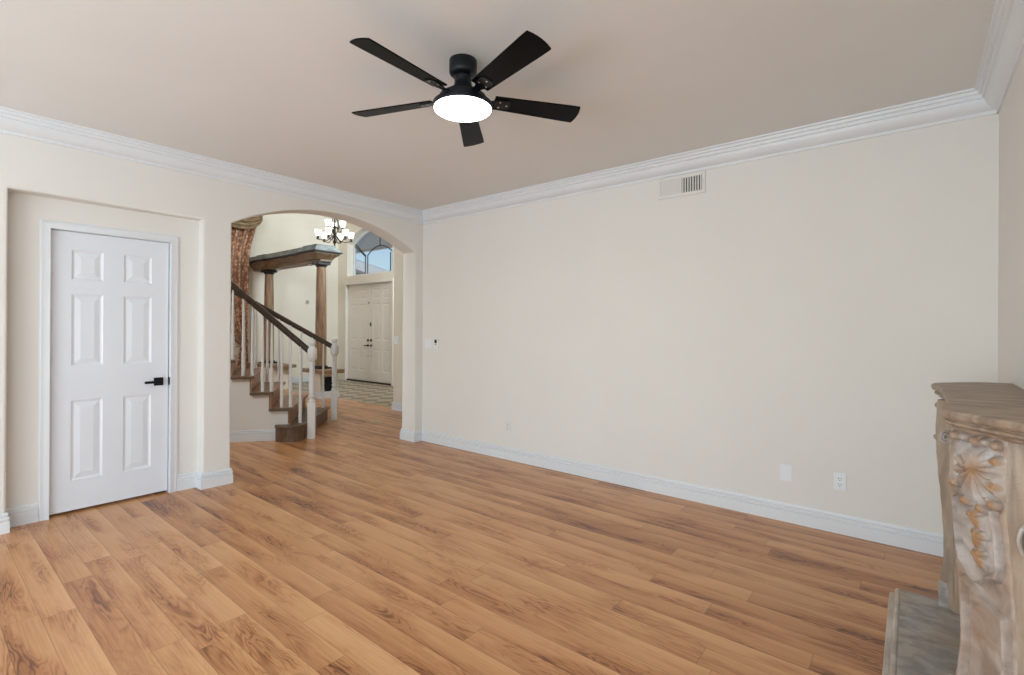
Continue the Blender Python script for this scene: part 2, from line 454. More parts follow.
def wall_left():
    arch = arch_pts()
    x0, xr, x1 = 0.0, -0.11, -0.24
    pf = [(YB, 0), (RY0, 0), (RY0, RZ), (RY1, RZ), (RY1, 0), (AY0, 0)] + arch + [(AY1, 0), (0.0, 0), (0.0, HC), (YB, HC)]
    pb = [(YB, 0), (DY0, 0), (DY0, DZ), (DY1, DZ), (DY1, 0), (AY0, 0)] + arch + [(AY1, 0), (0.0, 0), (0.0, HC), (YB, HC)]
    me = bpy.data.meshes.new('wall_left'); bm = bmesh.new()

    def ring(poly, x): return [bm.verts.new((x, p[0], p[1])) for p in poly]
    F_ = ring(pf, x0); B_ = ring(pb, x1)
    bm.faces.new(F_); bm.faces.new(B_)
    na = len(arch)
    # arch reveal
    ia = 5
    for i in range(ia, ia + na + 1):
        bm.faces.new((F_[i], F_[i + 1], B_[i + 1], B_[i]))
    # recess reveal and back
    R1 = [bm.verts.new((xr, p[0], p[1])) for p in pf[1:5]]
    for i in range(3):
        bm.faces.new((F_[1 + i], F_[2 + i], R1[i + 1], R1[i]))
    D1 = [bm.verts.new((xr, p[0], p[1])) for p in pb[1:5]]
    for i in range(3):
        bm.faces.new((D1[i], D1[i + 1], B_[2 + i], B_[1 + i]))
    bm.faces.new((R1[0], R1[1], D1[1], D1[0])); bm.faces.new((R1[1], R1[2], D1[2], D1[1])); bm.faces.new((R1[2], R1[3], D1[3], D1[2]))
    n = len(pf)
    for i in (n - 2, n - 3, n - 1):
        bm.faces.new((F_[i], F_[(i + 1) % n], B_[(i + 1) % n], B_[i]))
    bmesh.ops.recalc_face_normals(bm, faces=bm.faces)
    bw = bm.edges.layers.float.new('bevel_weight_edge')
    soft = set(id(v) for v in F_[1:5] + F_[5:5 + na + 2]); softb = set(id(v) for v in B_[5:5 + na + 2])
    for e in bm.edges:
        a, b = e.verts
        if id(a) in soft and id(b) in soft or id(a) in softb and id(b) in softb:
            if abs(a.co.z) + abs(b.co.z) > 0.01:
                e[bw] = 1.0
    bm.to_mesh(me); bm.free(); me.materials.append(M_['wall'])
    me.shade_smooth(); me.set_sharp_from_angle(angle=radians(30))
    o = bpy.data.objects.new('wall_left', me); COL.objects.link(o)
    md = o.modifiers.new('b', 'BEVEL'); md.width = 0.014; md.segments = 4; md.limit_method = 'WEIGHT'
    struct(o, 'wall with the door recess and the archway')


wall_left()
struct(MB().box((-0.24, 0, 0), (LX + 0.2, 0.15, HC)).build('wall_back', 'wall', smooth=0), 'long blank wall with the vent and outlets')
wr = MB().box((LX, YB, 0), (LX + 0.2, -6.8, HC)).box((LX, -4.7, 0), (LX + 0.2, 0, HC)).box((LX, -6.8, 0), (LX + 0.2, -4.7, 0.25)).box((LX, -6.8, 2.45), (LX + 0.2, -4.7, HC))
struct(wr.build('wall_right', 'wall', smooth=0), 'wall behind the mantel')
# wall behind the camera, with its window opening, and the added side window
WIN = [(0.3, 4.6, 0.1, 2.45)]
SWIN = (-6.8, -4.7, 0.25, 2.45)  # unseen side window, added to let light onto the left wall


def wall_front():
    m = MB(); xs = [-0.24, WIN[0][0], WIN[0][1], LX + 0.2]
    for a, b in ((0, 1), (2, 3)):
        m.box((xs[a], YB - 0.2, 0), (xs[b], YB, HC))
    for q in WIN:
        m.box((q[0], YB - 0.2, 0), (q[1], YB, q[2])); m.box((q[0], YB - 0.2, q[3]), (q[1], YB, HC))
    struct(m.build('wall_front', 'wall', smooth=0))


wall_front()


def window(name, x0, x1, z0, z1, y, mull):
    f = MB()
    for a in (x0, x1 - 0.05): f.box((a, y - 0.06, z0), (a + 0.05, y, z1))
    for a in (z0, z1 - 0.05): f.box((x0, y - 0.06, a), (x1, y, a + 0.05))
    for k in range(1, mull): f.box((x0 + (x1 - x0) * k / mull - 0.025, y - 0.055, z0), (x0 + (x1 - x0) * k / mull + 0.025, y - 0.005, z1))
    o = struct(f.build(name, 'trim', smooth=0, bevel=0.004))
    MB().box((x0 + 0.04, y - 0.035, z0 + 0.04), (x1 - 0.04, y - 0.029, z1 - 0.04)).build('window_pane', 'glass', o, smooth=0)




def window_x(name, x, y0, y1, z0, z1, mull):
    f = MB()
    for a in (y0, y1 - 0.05): f.box((x, a, z0), (x + 0.06, a + 0.05, z1))
    for a in (z0, z1 - 0.05): f.box((x, y0, a), (x + 0.06, y1, a + 0.05))
    for k in range(1, mull): f.box((x + 0.005, y0 + (y1 - y0) * k / mull - 0.025, z0), (x + 0.055, y0 + (y1 - y0) * k / mull + 0.025, z1))
    o = struct(f.build(name, 'trim', smooth=0, bevel=0.004))
    MB().box((x + 0.03, y0 + 0.04, z0 + 0.04), (x + 0.036, y1 - 0.04, z1 - 0.04)).build('window_pane', 'glass', o, smooth=0)


window('window_3', *WIN[0], YB - 0.07, 4); window_x('window_added_side', LX + 0.07, *SWIN, 2)  # the second is the added side window

# crown and baseboard profiles: (out, z) with out away from the wall
CP = [(0, 0), (0, -0.136), (0.012, -0.136), (0.014, -0.118), (0.024, -0.114), (0.040, -0.106), (0.054, -0.092), (0.063, -0.074),
      (0.067, -0.060), (0.067, -0.055), (0.078, -0.053), (0.082, -0.036), (0.082, -0.032), (0.093, -0.030), (0.097, -0.017), (0.097, -0.013), (0.112, -0.011), (0.114, 0)]
BP = [(0, 0), (0.016, 0), (0.016, 0.078), (0.008, 0.081), (0.008, 0.085), (0.014, 0.090), (0.014, 0.105), (0.005, 0.108), (0.005, 0.112), (0.009, 0.117), (0.006, 0.130), (0, 0.132)]


def crown(name, path):
    struct(MB().sweep(CP, path, z=HC).build(name, 'trim', smooth=30))


def base(name, path, mat='trim'):
    return struct(MB().sweep(BP, path).build(name, mat, smooth=30))


crown('trim_crown_left', [(0, YB), (0, 0)][::1] if True else None)
crown('trim_crown_back', [(0, 0), (LX, 0)])
crown('trim_crown_right', [(LX, 0), (LX, YB)])
crown('trim_crown_front', [(LX, YB), (0, YB)])
CW = 0.056
base('baseboard_left', [(0, YB), (0, RY0), (-0.11, RY0), (-0.11, DY0 - CW + 0.008)])
base('baseboard_pier', [(-0.11, DY1 + CW - 0.008), (-0.11, RY1), (0, RY1), (0, AY0), (-0.24, AY0), (-0.24, -2.9)])
base('baseboard_back', [(-0.24, 0.15), (-0.24, AY1), (0, AY1), (0, 0), (LX, 0), (LX, -0.46)])
base('baseboard_right', [(LX, -2.12), (LX, YB)])

# ------------------------------------------------------------------ closet door


def panel_face(mb, y0, y1, z0, z1, panels, n0, sign=1.0):
    """moulded face in the plane n=n0 (local u,n,z): flat frame plus raised panels"""
    us = sorted({y0, y1} | {p[0] for p in panels} | {p[1] for p in panels}); zs = sorted({z0, z1} | {p[2] for p in panels} | {p[3] for p in panels})
    for i in range(len(us) - 1):
        for j in range(len(zs) - 1):
            uc = (us[i] + us[i + 1]) / 2; zc = (zs[j] + zs[j + 1]) / 2
            if any(p[0] < uc < p[1] and p[2] < zc < p[3] for p in panels): continue
            mb.add([(us[i], n0, zs[j]), (us[i + 1], n0, zs[j]), (us[i + 1], n0, zs[j + 1]), (us[i], n0, zs[j + 1])], [(0, 1, 2, 3)])
    rings = [(0, 0), (0.006, -0.004), (0.014, -0.0075), (0.020, -0.0075), (0.050, -0.0015), (0.053, -0.001)]
    for a, b, c, d in panels:
        pr = None
        for ins, dep in rings:
            cur = [(a + ins, n0 + sign * dep, c + ins), (b - ins, n0 + sign * dep, c + ins), (b - ins, n0 + sign * dep, d - ins), (a + ins, n0 + sign * dep, d - ins)]
            if pr: mb.add(pr + cur, [(k, (k + 1) % 4, 4 + (k + 1) % 4, 4 + k) for k in range(4)])
            pr = cur
        mb.add(pr, [(0, 1, 2, 3)])


def door_leaf(name, w_, h_, panels, xf, mat, z0=0.012, th=0.035, parent=None):
    m = MB(xf)
    panel_face(m, 0, w_, z0, z0 + h_, panels, 0.0, 1.0)
    m.add([(0, 0, z0), (w_, 0, z0), (w_, 0, z0 + h_), (0, 0, z0 + h_), (0, -th, z0), (w_, -th, z0), (w_, -th, z0 + h_), (0, -th, z0 + h_)],
          [(4, 5, 6, 7), (0, 1, 5, 4), (1, 2, 6, 5), (2, 3, 7, 6), (3, 0, 4, 7)])
    return m.build(name, mat, parent, smooth=0)


# closet door: local u runs along +y, outward normal is +x
DX = -0.128; DL, DR = -3.300, -2.588
XF = Matrix(((0, 1, 0, DX), (1, 0, 0, DL), (0, 0, 1, 0), (0, 0, 0, 1)))
WD = DR - DL


def pan(a, b, c, d): return (a - DL, b - DL, c, d)


PAN = [pan(a, b, c, d) for a, b in ((-3.187, -3.006), (-2.882, -2.703)) for c, d in ((1.692, 1.907), (1.065, 1.588), (0.234, 0.816))]
d1 = door_leaf('door_1', WD, 2.016, PAN, XF, 'door', z0=0.020)
tag(d1, 'white six-panel closet door in the wall recess', 'door', kind='structure')
# casing, jamb, dark gap under the slab
c_ = MB()
cprof = [(0, 0), (0, 0.018), (0.010, 0.018), (0.020, 0.014), (0.036, 0.011), (0.046, 0.012), (0.052, 0.008), (0.056, 0.008), (0.056, 0)]   # (outward from the opening, off wall)


def casing(mb, y0, y1, zt, x, prof, sgn=1):
    """U-shaped casing with mitred corners round an opening in a plane of constant x"""
    rows = []
    for o, h in prof:
        rows.append([(x + sgn * h, y0 - o, 0), (x + sgn * h, y0 - o, zt + o), (x + sgn * h, y1 + o, zt + o), (x + sgn * h, y1 + o, 0)])
    vs_ = [p for r in rows for p in r]; fs = []
    for i in range(len(rows) - 1):
        for k in range(3): fs.append((i * 4 + k, i * 4 + k + 1, (i + 1) * 4 + k + 1, (i + 1) * 4 + k))
    mb.add(vs_, fs)


casing(c_, DY0 + 0.008, DY1 - 0.008, DZ - 0.003, -0.11, cprof)
c_.box((-0.235, DY0 - 0.0, 0), (-0.1105, DY0 + 0.010, DZ)).box((-0.235, DY1 - 0.010, 0), (-0.1105, DY1, DZ)).box((-0.235, DY0, DZ - 0.006), (-0.1105, DY1, DZ))
struct(c_.build('trim_1', 'trim', smooth=30), 'white casing round the closet door')
struct(MB().box((-0.32, DY0, 0), (-0.30, DY1, DZ)).build('wall_closet', 'dark', smooth=0))
# lever handle
hx = DX
h = MB().box((hx, -2.686, 0.880), (hx + 0.010, -2.622, 0.944)).build('door_handle', 'black', None, smooth=0, bevel=0.002); h.parent = d1
h['label'] = 'matt black lever handle on a square rose'
MB().box((hx + 0.010, -2.663, 0.903), (hx + 0.045, -2.645, 0.921)).build('neck', 'black', h, smooth=0, bevel=0.003)
MB().box((hx + 0.040, -2.757, 0.902), (hx + 0.054, -2.638, 0.922)).build('lever', 'black', h, smooth=0, bevel=0.003)
MB().box((-0.128, -2.5845, 0.880), (-0.1085, -2.574, 0.944)).build('strike_plate', 'black', d1, smooth=0)
for z in (1.78, 1.02, 0.25):
    g = MB().lathe([(0.0065, -0.045), (0.0065, 0.045)], (DX + 0.006, DL - 0.003, z), 12)
    g.lathe([(0.0045, 0.045), (0.005, 0.049), (0.002, 0.053)], (DX + 0.006, DL - 0.003, z), 12)
    g.lathe([(0.0045, -0.052), (0.0045, -0.045)], (DX + 0.006, DL - 0.003, z), 12)
    g.box((DX - 0.001, DL, z - 0.045), (DX + 0.002, DL + 0.014, z + 0.045))
    hg = g.build('hinge', 'plate', d1, smooth=40)

# ------------------------------------------------------------------ hall shell beyond the arch
XL = -7.16
hl = MB()
WY0, WY1, WZ0, WZ1 = -1.25, 0.55, 0.7, 3.75
hl.box((XL - 0.25, YB, 0), (XL, WY0, HH)).box((XL - 0.25, WY1, 0), (XL, 3.25, HH)).box((XL - 0.25, WY0, 0), (XL, WY1, WZ0)).box((XL - 0.25, WY0, WZ1), (XL, WY1, HH))
struct(hl.build('wall_hall_left', 'hallwall', smooth=0), 'far wall of the hall behind the columns')
wf = MB()
for a in (WY0, WY1 - 0.06, -0.38): wf.box((XL - 0.16, a, WZ0), (XL - 0.10, a + 0.06, WZ1))
for a in (WZ0, WZ1 - 0.06, 2.2): wf.box((XL - 0.16, WY0, a), (XL - 0.10, WY1, a + 0.06))
w2 = struct(wf.build('window_2', 'trim', smooth=0), 'tall hall window behind the curtain')
MB().box((XL - 0.135, WY0 + 0.03, WZ0 + 0.03), (XL - 0.128, WY1 - 0.03, WZ1 - 0.03)).build('window_pane', 'glass', w2, smooth=0)
# stairwell side walls
struct(MB().box((XL, YB - 0.2, 0), (-0.24, YB, HH)).build('wall_hall_front', 'hallwall', smooth=0))
UY0, UY1, UZ0, UZ1 = -6.3, -3.5, 3.3, 4.8
hw = MB().box((-0.24, YB, HC + 0.12), (-0.04, UY0, HH)).box((-0.24, UY1, HC + 0.12), (-0.04, 0.15, HH)).box((-0.24, UY0, HC + 0.12), (-0.04, UY1, UZ0)).box((-0.24, UY0, UZ1), (-0.04, UY1, HH))
struct(hw.build('wall_upper', 'hallwall', smooth=0))
window_x('window_added_upper', -0.17, UY0, UY1, UZ0, UZ1, 3)  # unseen clerestory, added for the hall fill light
struct(MB().box((-2.07, 1.15, 0), (1.2, 1.40, HH)).build('wall_corridor', 'hallwall', smooth=0, bevel=0.012, seg=3), 'short wall beside the entry doors')
fwm = MB().box((-2.07, 1.40, 0), (-1.83, 1.60, HH)).box((-2.07, 3.10, 0), (-1.83, 3.51, HH)).box((-2.07, 1.60, 0), (-1.83, 3.10, 3.0)).box((-2.07, 1.60, 4.6), (-1.83, 3.10, HH))
struct(fwm.build('wall_foyer_right', 'hallwall', smooth=0))
window_x('window_added_foyer', -1.96, 1.60, 3.10, 3.0, 4.6, 2)  # unseen window added for the foyer fill light
struct(MB().box((-0.24, 0.15, HC), (-0.04, 1.15, HH)).build('wall_corridor_upper', 'hallwall', smooth=0))
struct(MB().box((1.0, 0.15, 0), (1.2, 1.15, HC)).build('wall_corridor_end', 'hallwall', smooth=0))
base('baseboard_corridor', [(-2.07, 3.22), (-2.07, 1.15), (0.9, 1.15)][::1])
base('baseboard_hall', [(XL, WY0 - 1.0), (XL, 3.22)])

# entry wall: double doors below an arched window
YD = 3.25; EX0, EX1, EZ = -6.78, -4.86, 2.465
VX0, VX1, VZ0, VZS, VZT = -6.74, -4.86, 2.68, 3.52, 3.86


def varch(ins=0.0, n=20):
    c = (VX0 + VX1) / 2; hh = (VX1 - VX0) / 2; s = VZT - VZS; R = (hh * hh + s * s) / (2 * s); zc = VZT - R; R -= ins
    a0 = math.asin((hh - ins) / R)
    return [(c + R * sin(a0 * (2 * i / n - 1)), zc + R * cos(a0 * (2 * i / n - 1))) for i in range(n + 1)]


def entry_wall():
    m = MB(); a = YD; b = YD + 0.26
    m.box((XL, a, 0), (EX0, b, HH)).box((EX1, a, 0), (-2.07, b, HH)).box((EX0, a, EZ), (EX1, b, VZ0))
    m.box((EX0, a, VZ0), (VX0, b, HH)).box((VX1, a, VZ0), (EX1, b, HH))
    pts = varch()
    m.prism(pts + [(VX1, HH), (VX0, HH)], a, b, 'y')
    struct(m.build('wall_entry', 'hallwall', smooth=0), 'entry wall with the double doors and arched window')


entry_wall()


def entry_window():
    y = YD + 0.20
    out = [(VX0, VZ0)] + varch() + [(VX1, VZ0)]
    ins = [(VX0 + 0.05, VZ0 + 0.05)] + varch(0.05) + [(VX1 - 0.05, VZ0 + 0.05)]
    m = MB(); n = len(out)
    for ya, yb in ((y - 0.03, y + 0.03),):
        vs_ = [(p[0], ya, p[1]) for p in out] + [(p[0], ya, p[1]) for p in ins] + [(p[0], yb, p[1]) for p in out] + [(p[0], yb, p[1]) for p in ins]
        fs = []
        for i in range(n):
            j = (i + 1) % n
            fs += [(i, j, n + j, n + i), (2 * n + i, 3 * n + i, 3 * n + j, 2 * n + j), (n + i, n + j, 3 * n + j, 3 * n + i), (i, 2 * n + i, 2 * n + j, j)]
        m.add(vs_, fs)
    o = struct(m.build('window_1', 'white', smooth=30), 'arched leaded window above the entry doors')
    MB().prism(ins, y - 0.003, y + 0.003, 'y').build('window_pane', 'glass', o, smooth=0)
    k = MB(); yy = y - 0.008; r = 0.013

    def bar(pts): k.tube([(p[0], yy, p[1]) for p in pts], r, 6)
    xa, xb, xc, xd = VX0 + 0.52, VX0 + 0.62, VX1 - 0.24, VX1 - 0.33
    for x in (xa, xb): bar([(x, VZ0 + 0.05), (x, 3.19)])
    for x in (xc, xd): bar([(x, VZ0 + 0.05), (x, 3.19)])
    for o_ in (0.0, 0.08):
        bar([(VX0 + 0.05, 3.55 - o_ * 0.8), (xa + 0.02, 3.19 - o_ * 0.4)]); bar([(VX1 - 0.05, 3.55 - o_ * 0.8), (xc, 3.19 - o_ * 0.4)])
    cx = (xb + xc) / 2; hw_ = (xc - xb) / 2
    bar([(cx + hw_ * t / 10, 3.19 + 0.20 * (1 - (t / 10) ** 2)) for t in range(-10, 11)])
    bar([(cx, 3.39), (cx, 3.79)])
    k.build('lead_bars', 'came', o, smooth=40)


entry_window()
ew = (EX1 - EX0 - 0.012) / 2 - 0.01
for i, nm in ((0, 'door_2'), (1, 'door_3')):
    x0 = EX0 + 0.012 + i * (ew + 0.006)
    xf = Matrix(((1, 0, 0, x0), (0, -1, 0, YD + 0.06), (0, 0, 1, 0), (0, 0, 0, 1)))
    ps = [(a, b, c, d) for a, b in ((0.12, 0.40), (0.51, 0.79)) for c, d in ((2.08, 2.31), (1.06, 1.95), (0.29, 0.83))]
    dl = door_leaf(nm, ew, 2.40, ps, xf, 'entry', z0=0.04)
    tag(dl, ['entry door leaf under the arched window, nearer the columns', 'entry door leaf under the arched window, nearer the short wall'][i], 'door', kind='structure')
    hxn = x0 + ew - 0.06 if i == 0 else x0 + 0.06
    yf = YD + 0.06
    for z, r_ in ((1.05, 0.032), (0.92, 0.030)):
        MB().lathe([(r_, 0), (r_, -0.012), (r_ * 0.6, -0.03), (r_ * 0.5, -0.03)], (hxn, yf, z), 16, 'y').build('deadbolt' if z > 1 else 'door_knob', 'bronze', dl, smooth=40)
    if i == 0:
        MB().box((hxn - 0.13, yf - 0.05, 0.910), (hxn + 0.01, yf - 0.03, 0.930)).build('lever', 'bronze', dl, smooth=0, bevel=0.003)
    else:
        MB().box((x0 + 0.012, yf - 0.012, 1.40), (x0 + 0.06, yf, 1.49)).build('latch', 'bronze', dl, smooth=0, bevel=0.003)
    MB().lathe([(0.012, 0), (0.012, -0.008), (0.004, -0.01)], (hxn, yf, 0.66), 12, 'y').build('bolt', 'bronze', dl, smooth=40)
    if i == 0:
        MB().lathe([(0.02, 0), (0.02, -0.012), (0.006, -0.016)], (x0 + ew - 0.04, yf, 1.98), 12, 'y').build('door_viewer', 'bronze', dl, smooth=40)
ct = MB()
for x in (EX0 - 0.05, EX1 - 0.01): ct.box((x, YD - 0.016, 0), (x + 0.06, YD + 0.06, EZ + 0.05))
ct.box((EX0 + 0.01, YD - 0.016, EZ - 0.01), (EX1 - 0.01, YD + 0.06, EZ + 0.05))
struct(ct.build('trim_2', 'entry', smooth=0, bevel=0.004))
struct(MB().box((EX0, YD + 0.02, 0.004), (EX1, YD + 0.2, 0.036)).build('threshold_trim', 'beamdark', smooth=0), None)

# outside the entry: porch roof and the house across the street
struct(MB().box((-10.5, 3.52, 3.86), (-3.6, 5.3, 3.98)).box((-10.5, 5.3, 3.80), (-3.6, 5.42, 4.05)).build('porch_roof', 'soffit', smooth=0))
struct(MB().box((-60, 3.6, -0.3), (20, 70, -0.12)).build('ground', 'patio', smooth=0))
nb = empty('neighbour_house', (-34, 24, -0.12), 'tile roofed house with a white fascia seen through the arched window', 'house')
MB().box((-48, 20.6, -0.12), (-22, 32, 4.0)).build('wall', 'soffit', nb, smooth=0)
rz = lambda x: 6.55 - (x + 32.5) * 0.29
MB().prism([(-47, 3.6), (-22, 3.6), (-22, rz(-22) - 0.6), (-36, rz(-36) - 0.6), (-47, 4.4)], 20.2, 33, 'y').build('roof', 'rooftile', nb, smooth=0)
MB().prism([(-22, rz(-22)), (-36, rz(-36)), (-36, rz(-36) + 0.75), (-22, rz(-22) + 0.75)], 19.9, 20.2, 'y').build('fascia', 'white', nb, smooth=0)

# ------------------------------------------------------------------ ceiling fan
FC = Vector((2.778, -2.126, 0)); ZB = 2.549
fan = empty('ceiling_fan', (FC.x, FC.y, HC), 'black five-blade ceiling fan with a lit round lens', 'ceiling fan')
MB().lathe([(0.020, 0), (0.071, -0.001), (0.072, -0.010), (0.072, -0.060), (0.069, -0.070), (0.060, -0.078), (0.046, -0.084), (0.02, -0.084)], (FC.x, FC.y, HC), 40).build('canopy', 'black', fan)
MB().lathe([(0.02, 2.662), (0.044, 2.662), (0.045, 2.640), (0.043, 2.636), (0.043, 2.630), (0.046, 2.626), (0.047, 2.612), (0.054, 2.602), (0.075, 2.586), (0.105, 2.566), (0.122, 2.554), (0.124, 2.526), (0.02, 2.526)], (FC.x, FC.y, 0), 40).build('motor_housing', 'black', fan)
MB().lathe([(0.05, 2.526), (0.140, 2.524), (0.154, 2.517), (0.156, 2.505), (0.154, 2.495), (0.149, 2.493), (0.149, 2.499), (0.05, 2.499)], (FC.x, FC.y, 0), 48).build('light_ring', 'black', fan)
MB().lathe([(0.001, 2.499), (0.148, 2.499), (0.148, 2.490), (0.141, 2.484), (0.10, 2.479), (0.05, 2.476), (0.001, 2.475)], (FC.x, FC.y, 0), 48).build('light_lens', 'lens', fan)['label'] = 'glowing white round lens'
R_ROOT, R_TIP = 0.165, 0.637
PITCH = radians(-13.3)


def blade_mb():
    """local: x outward, y across, z up"""
    m = MB(); n = 14; rows = []
    for i in range(n + 1):
        s = i / n; r = R_ROOT + (R_TIP - R_ROOT) * s
        wd = 0.050 + 0.017 * min(1, s * 1.1)
        rows.append((r, wd))
    pts_t = [(r, wd) for r, wd in rows]; out = []
    # slightly bowed tip
    tip = [(R_TIP + 0.012 * (1 - (k / 5) ** 2), rows[-1][1] * k / 5) for k in range(5, -6, -1)]
    poly = [(r, wd) for r, wd in pts_t[:-1]] + tip + [(r, -wd) for r, wd in reversed(pts_t[:-1])]
    m.prism(poly, -0.0035, 0.0035, 'z')
    return m


def iron_mb():
    m = MB()
    m.prism([(0.09, 0.020), (0.15, 0.018), (0.18, 0.030), (0.235, 0.034), (0.250, 0.020), (0.254, 0), (0.250, -0.020), (0.235, -0.034), (0.18, -0.030), (0.15, -0.018), (0.09, -0.020)], -0.0085, -0.0036, 'z')
    return m


SCREWS = [(0.195, 0.020), (0.195, -0.020), (0.235, 0.0)]
first = None
for k in range(5):
    az = radians(-87.7 + 72 * k)
    rot = Matrix.Translation((0, 0, ZB - HC)) @ Matrix.Rotation(az, 4, 'Z') @ Matrix.Rotation(PITCH, 4, 'X')
    if first is None:
        b = blade_mb().build('blade', 'blade', None, bevel=0.0015); b.parent = fan; b['label'] = 'black fan blade'
        ir = iron_mb().build('blade_iron', 'black', None, bevel=0.001); ir.parent = b
        for sx, sy in SCREWS:
            q = MB().lathe([(0.0055, -0.0085), (0.0055, -0.0100), (0.0030, -0.0115), (0.001, -0.0118)], (sx, sy, 0), 12).build('screw', 'chrome', None); q.parent = b
        first = b
    else:
        b = dup(first); b.parent = fan
    b.matrix_local = rot

# ------------------------------------------------------------------ vent, outlets, switches on the long wall
VX = (2.946, 3.334); VZ = (2.431, 2.600)
vent = empty('air_vent', (3.144, 0, 2.5165), 'beige two-bank air vent high on the long wall under the crown', 'vent')
vf = MB(); bw_ = 0.025
for a, b in ((VX[0], VX[0] + bw_), (VX[1] - bw_, VX[1])): vf.box((a, -0.012, VZ[0]), (b, 0, VZ[1]))
for a, b in ((VZ[0], VZ[0] + bw_), (VZ[1] - bw_, VZ[1])): vf.box((VX[0] + bw_, -0.012, a), (VX[1] - bw_, 0, b))
xm = (VX[0] + VX[1]) / 2
vf.box((xm - 0.006, -0.012, VZ[0] + bw_), (xm + 0.006, 0, VZ[1] - bw_))
vf.build('frame', 'wall', vent, smooth=0, bevel=0.002)
MB().box((VX[0] + bw_, -0.002, VZ[0] + bw_), (VX[1] - bw_, -0.0005, VZ[1] - bw_)).build('duct_back', 'dark', vent, smooth=0)
for side, (a, b) in enumerate(((VX[0] + bw_, xm - 0.006), (xm + 0.006, VX[1] - bw_))):
    nsl = 8
    for i in range(nsl):
        x = a + (b - a) * (i + 0.5) / nsl
        ang = radians(38 if side == 0 else -38); dx = (0.0112 if side == 0 else 0.0088) * cos(ang); dy = 0.0062 * sin(ang)
        s = MB(); c0 = Vector((x, -0.0072, 0)); d = Vector((dx, dy, 0)); nn = Vector((-dy, dx, 0)).normalized() * 0.0006
        p = [c0 - d + nn, c0 + d + nn, c0 + d - nn, c0 - d - nn]
        s.prism([(q.x, q.y) for q in p], VZ[0] + bw_, VZ[1] - bw_, 'z')
        s.build('louver', 'wall', vent, smooth=0)
MB().box((VX[1] - 0.020, -0.018, 2.50), (VX[1] - 0.014, -0.012, 2.535)).build('damper_lever', 'wall', vent, smooth=0)


def plate_mb(x, z, w_, h_):
    return MB().box((x - w_ / 2, -0.006, z - h_ / 2), (x + w_ / 2, 0, z + h_ / 2))


def blank_plate():
    t = empty('wall_plate', (3.905, 0, 0.345), 'blank white wall plate low on the long wall, square and without sockets', 'wall plate')
    plate_mb(3.903, 0.344, 0.078, 0.118).build('plate', 'plate', t, smooth=0, bevel=0.003)
    for dz in (-0.03, 0.03):
        MB().lathe([(0.0035, -0.006), (0.0035, -0.0068), (0.001, -0.0072)], (3.903, 0, 0.344 + dz), 10, 'y').build('screw', 'plate', t)


def outlet(x, z, label, mat='plate'):
    t = empty('power_outlet', (x, 0, z), label, 'outlet')
    plate_mb(x, z, 0.072, 0.116).build('plate', mat, t, smooth=0, bevel=0.003)
    for s in (-1, 1):
        k = sub(MB().lathe([(0.0165, -0.006), (0.0165, -0.0085), (0.015, -0.009), (0.001, -0.009)], (x, 0, z + s * 0.0195), 20, 'y').build('socket', mat, t))
        MB().box((x - 0.0085, -0.0095, z + s * 0.0195 + 0.000), (x - 0.006, -0.0089, z + s * 0.0195 + 0.009)).box((x + 0.006, -0.0095, z + s * 0.0195), (x + 0.0085, -0.0089, z + s * 0.0195 + 0.008)).box((x - 0.0025, -0.0095, z + s * 0.0195 - 0.011), (x + 0.0025, -0.0089, z + s * 0.0195 - 0.006)).build('slots', 'dark', k, smooth=0)


blank_plate()
outlet(4.224, 0.345, 'white duplex power outlet low on the long wall near the mantel')
outlet(1.345, 0.341, 'small cream power outlet low on the long wall near the archway', 'wall')
sw = empty('light_switch', (0.107, 0, 1.167), 'white double rocker switch plate on the long wall beside the archway', 'light switch')
plate_mb(0.107, 1.167, 0.115, 0.118).build('plate', 'plate', sw, smooth=0, bevel=0.003)
for s in (-1, 1):
    MB().box((0.107 + s * 0.023 - 0.016, -0.010, 1.134), (0.107 + s * 0.023 + 0.016, -0.0062, 1.200)).build('rocker', 'plate', sw, smooth=0, bevel=0.002)
fr_ = empty('fan_remote', (0.250, 0, 1.17), 'white wall remote with a dark display next to the double rocker plate', 'remote control')
MB().box((0.215, -0.016, 1.110), (0.285, 0, 1.232)).build('cradle', 'plate', fr_, smooth=0, bevel=0.004)
MB().box((0.232, -0.018, 1.180), (0.268, -0.0161, 1.222)).build('display', 'dark', fr_, smooth=0)
for z in (1.165, 1.145, 1.125):
    MB().lathe([(0.008, -0.0161), (0.008, -0.018), (0.002, -0.0185)], (0.25, 0, z), 12, 'y').build('button', 'came' if z > 1.16 else 'plate', fr_)
s2 = empty('light_switch', (-2.0, 1.15, 1.158), 'white rocker switch on the short wall beside the entry doors', 'light switch')
MB().box((-2.04, 1.143, 1.095), (-1.92, 1.15, 1.215)).build('plate', 'plate', s2, smooth=0, bevel=0.003)
for s in (-1, 1):
    MB().box((-1.98 + s * 0.025 - 0.016, 1.138, 1.122), (-1.98 + s * 0.025 + 0.016, 1.1428, 1.188)).build('rocker', 'plate', s2, smooth=0)
rg = empty('floor_register', (-1.44, 0.35, 0), 'small pale floor register set in the wood floor past the archway', 'floor vent')
MB().box((-1.57, 0.30, 0), (-1.31, 0.40, 0.004)).build('frame', 'brass', rg, smooth=0)
for k in range(9):
    MB().box((-1.555 + k * 0.027, 0.312, 0.004), (-1.543 + k * 0.027, 0.388, 0.0055)).build('louver', 'brass', rg, smooth=0)

# ------------------------------------------------------------------ staircase
RISE = 0.194; NS = 11
tn, tf = 0.678, 0.606
NA = Vector((-1.062, -0.846)); FA = Vector((-2.019, -0.015))
DN = Vector((-sin(tn), -cos(tn))); DF = Vector((-sin(tf), -cos(tf))); GN, GF = 0.21, 0.299


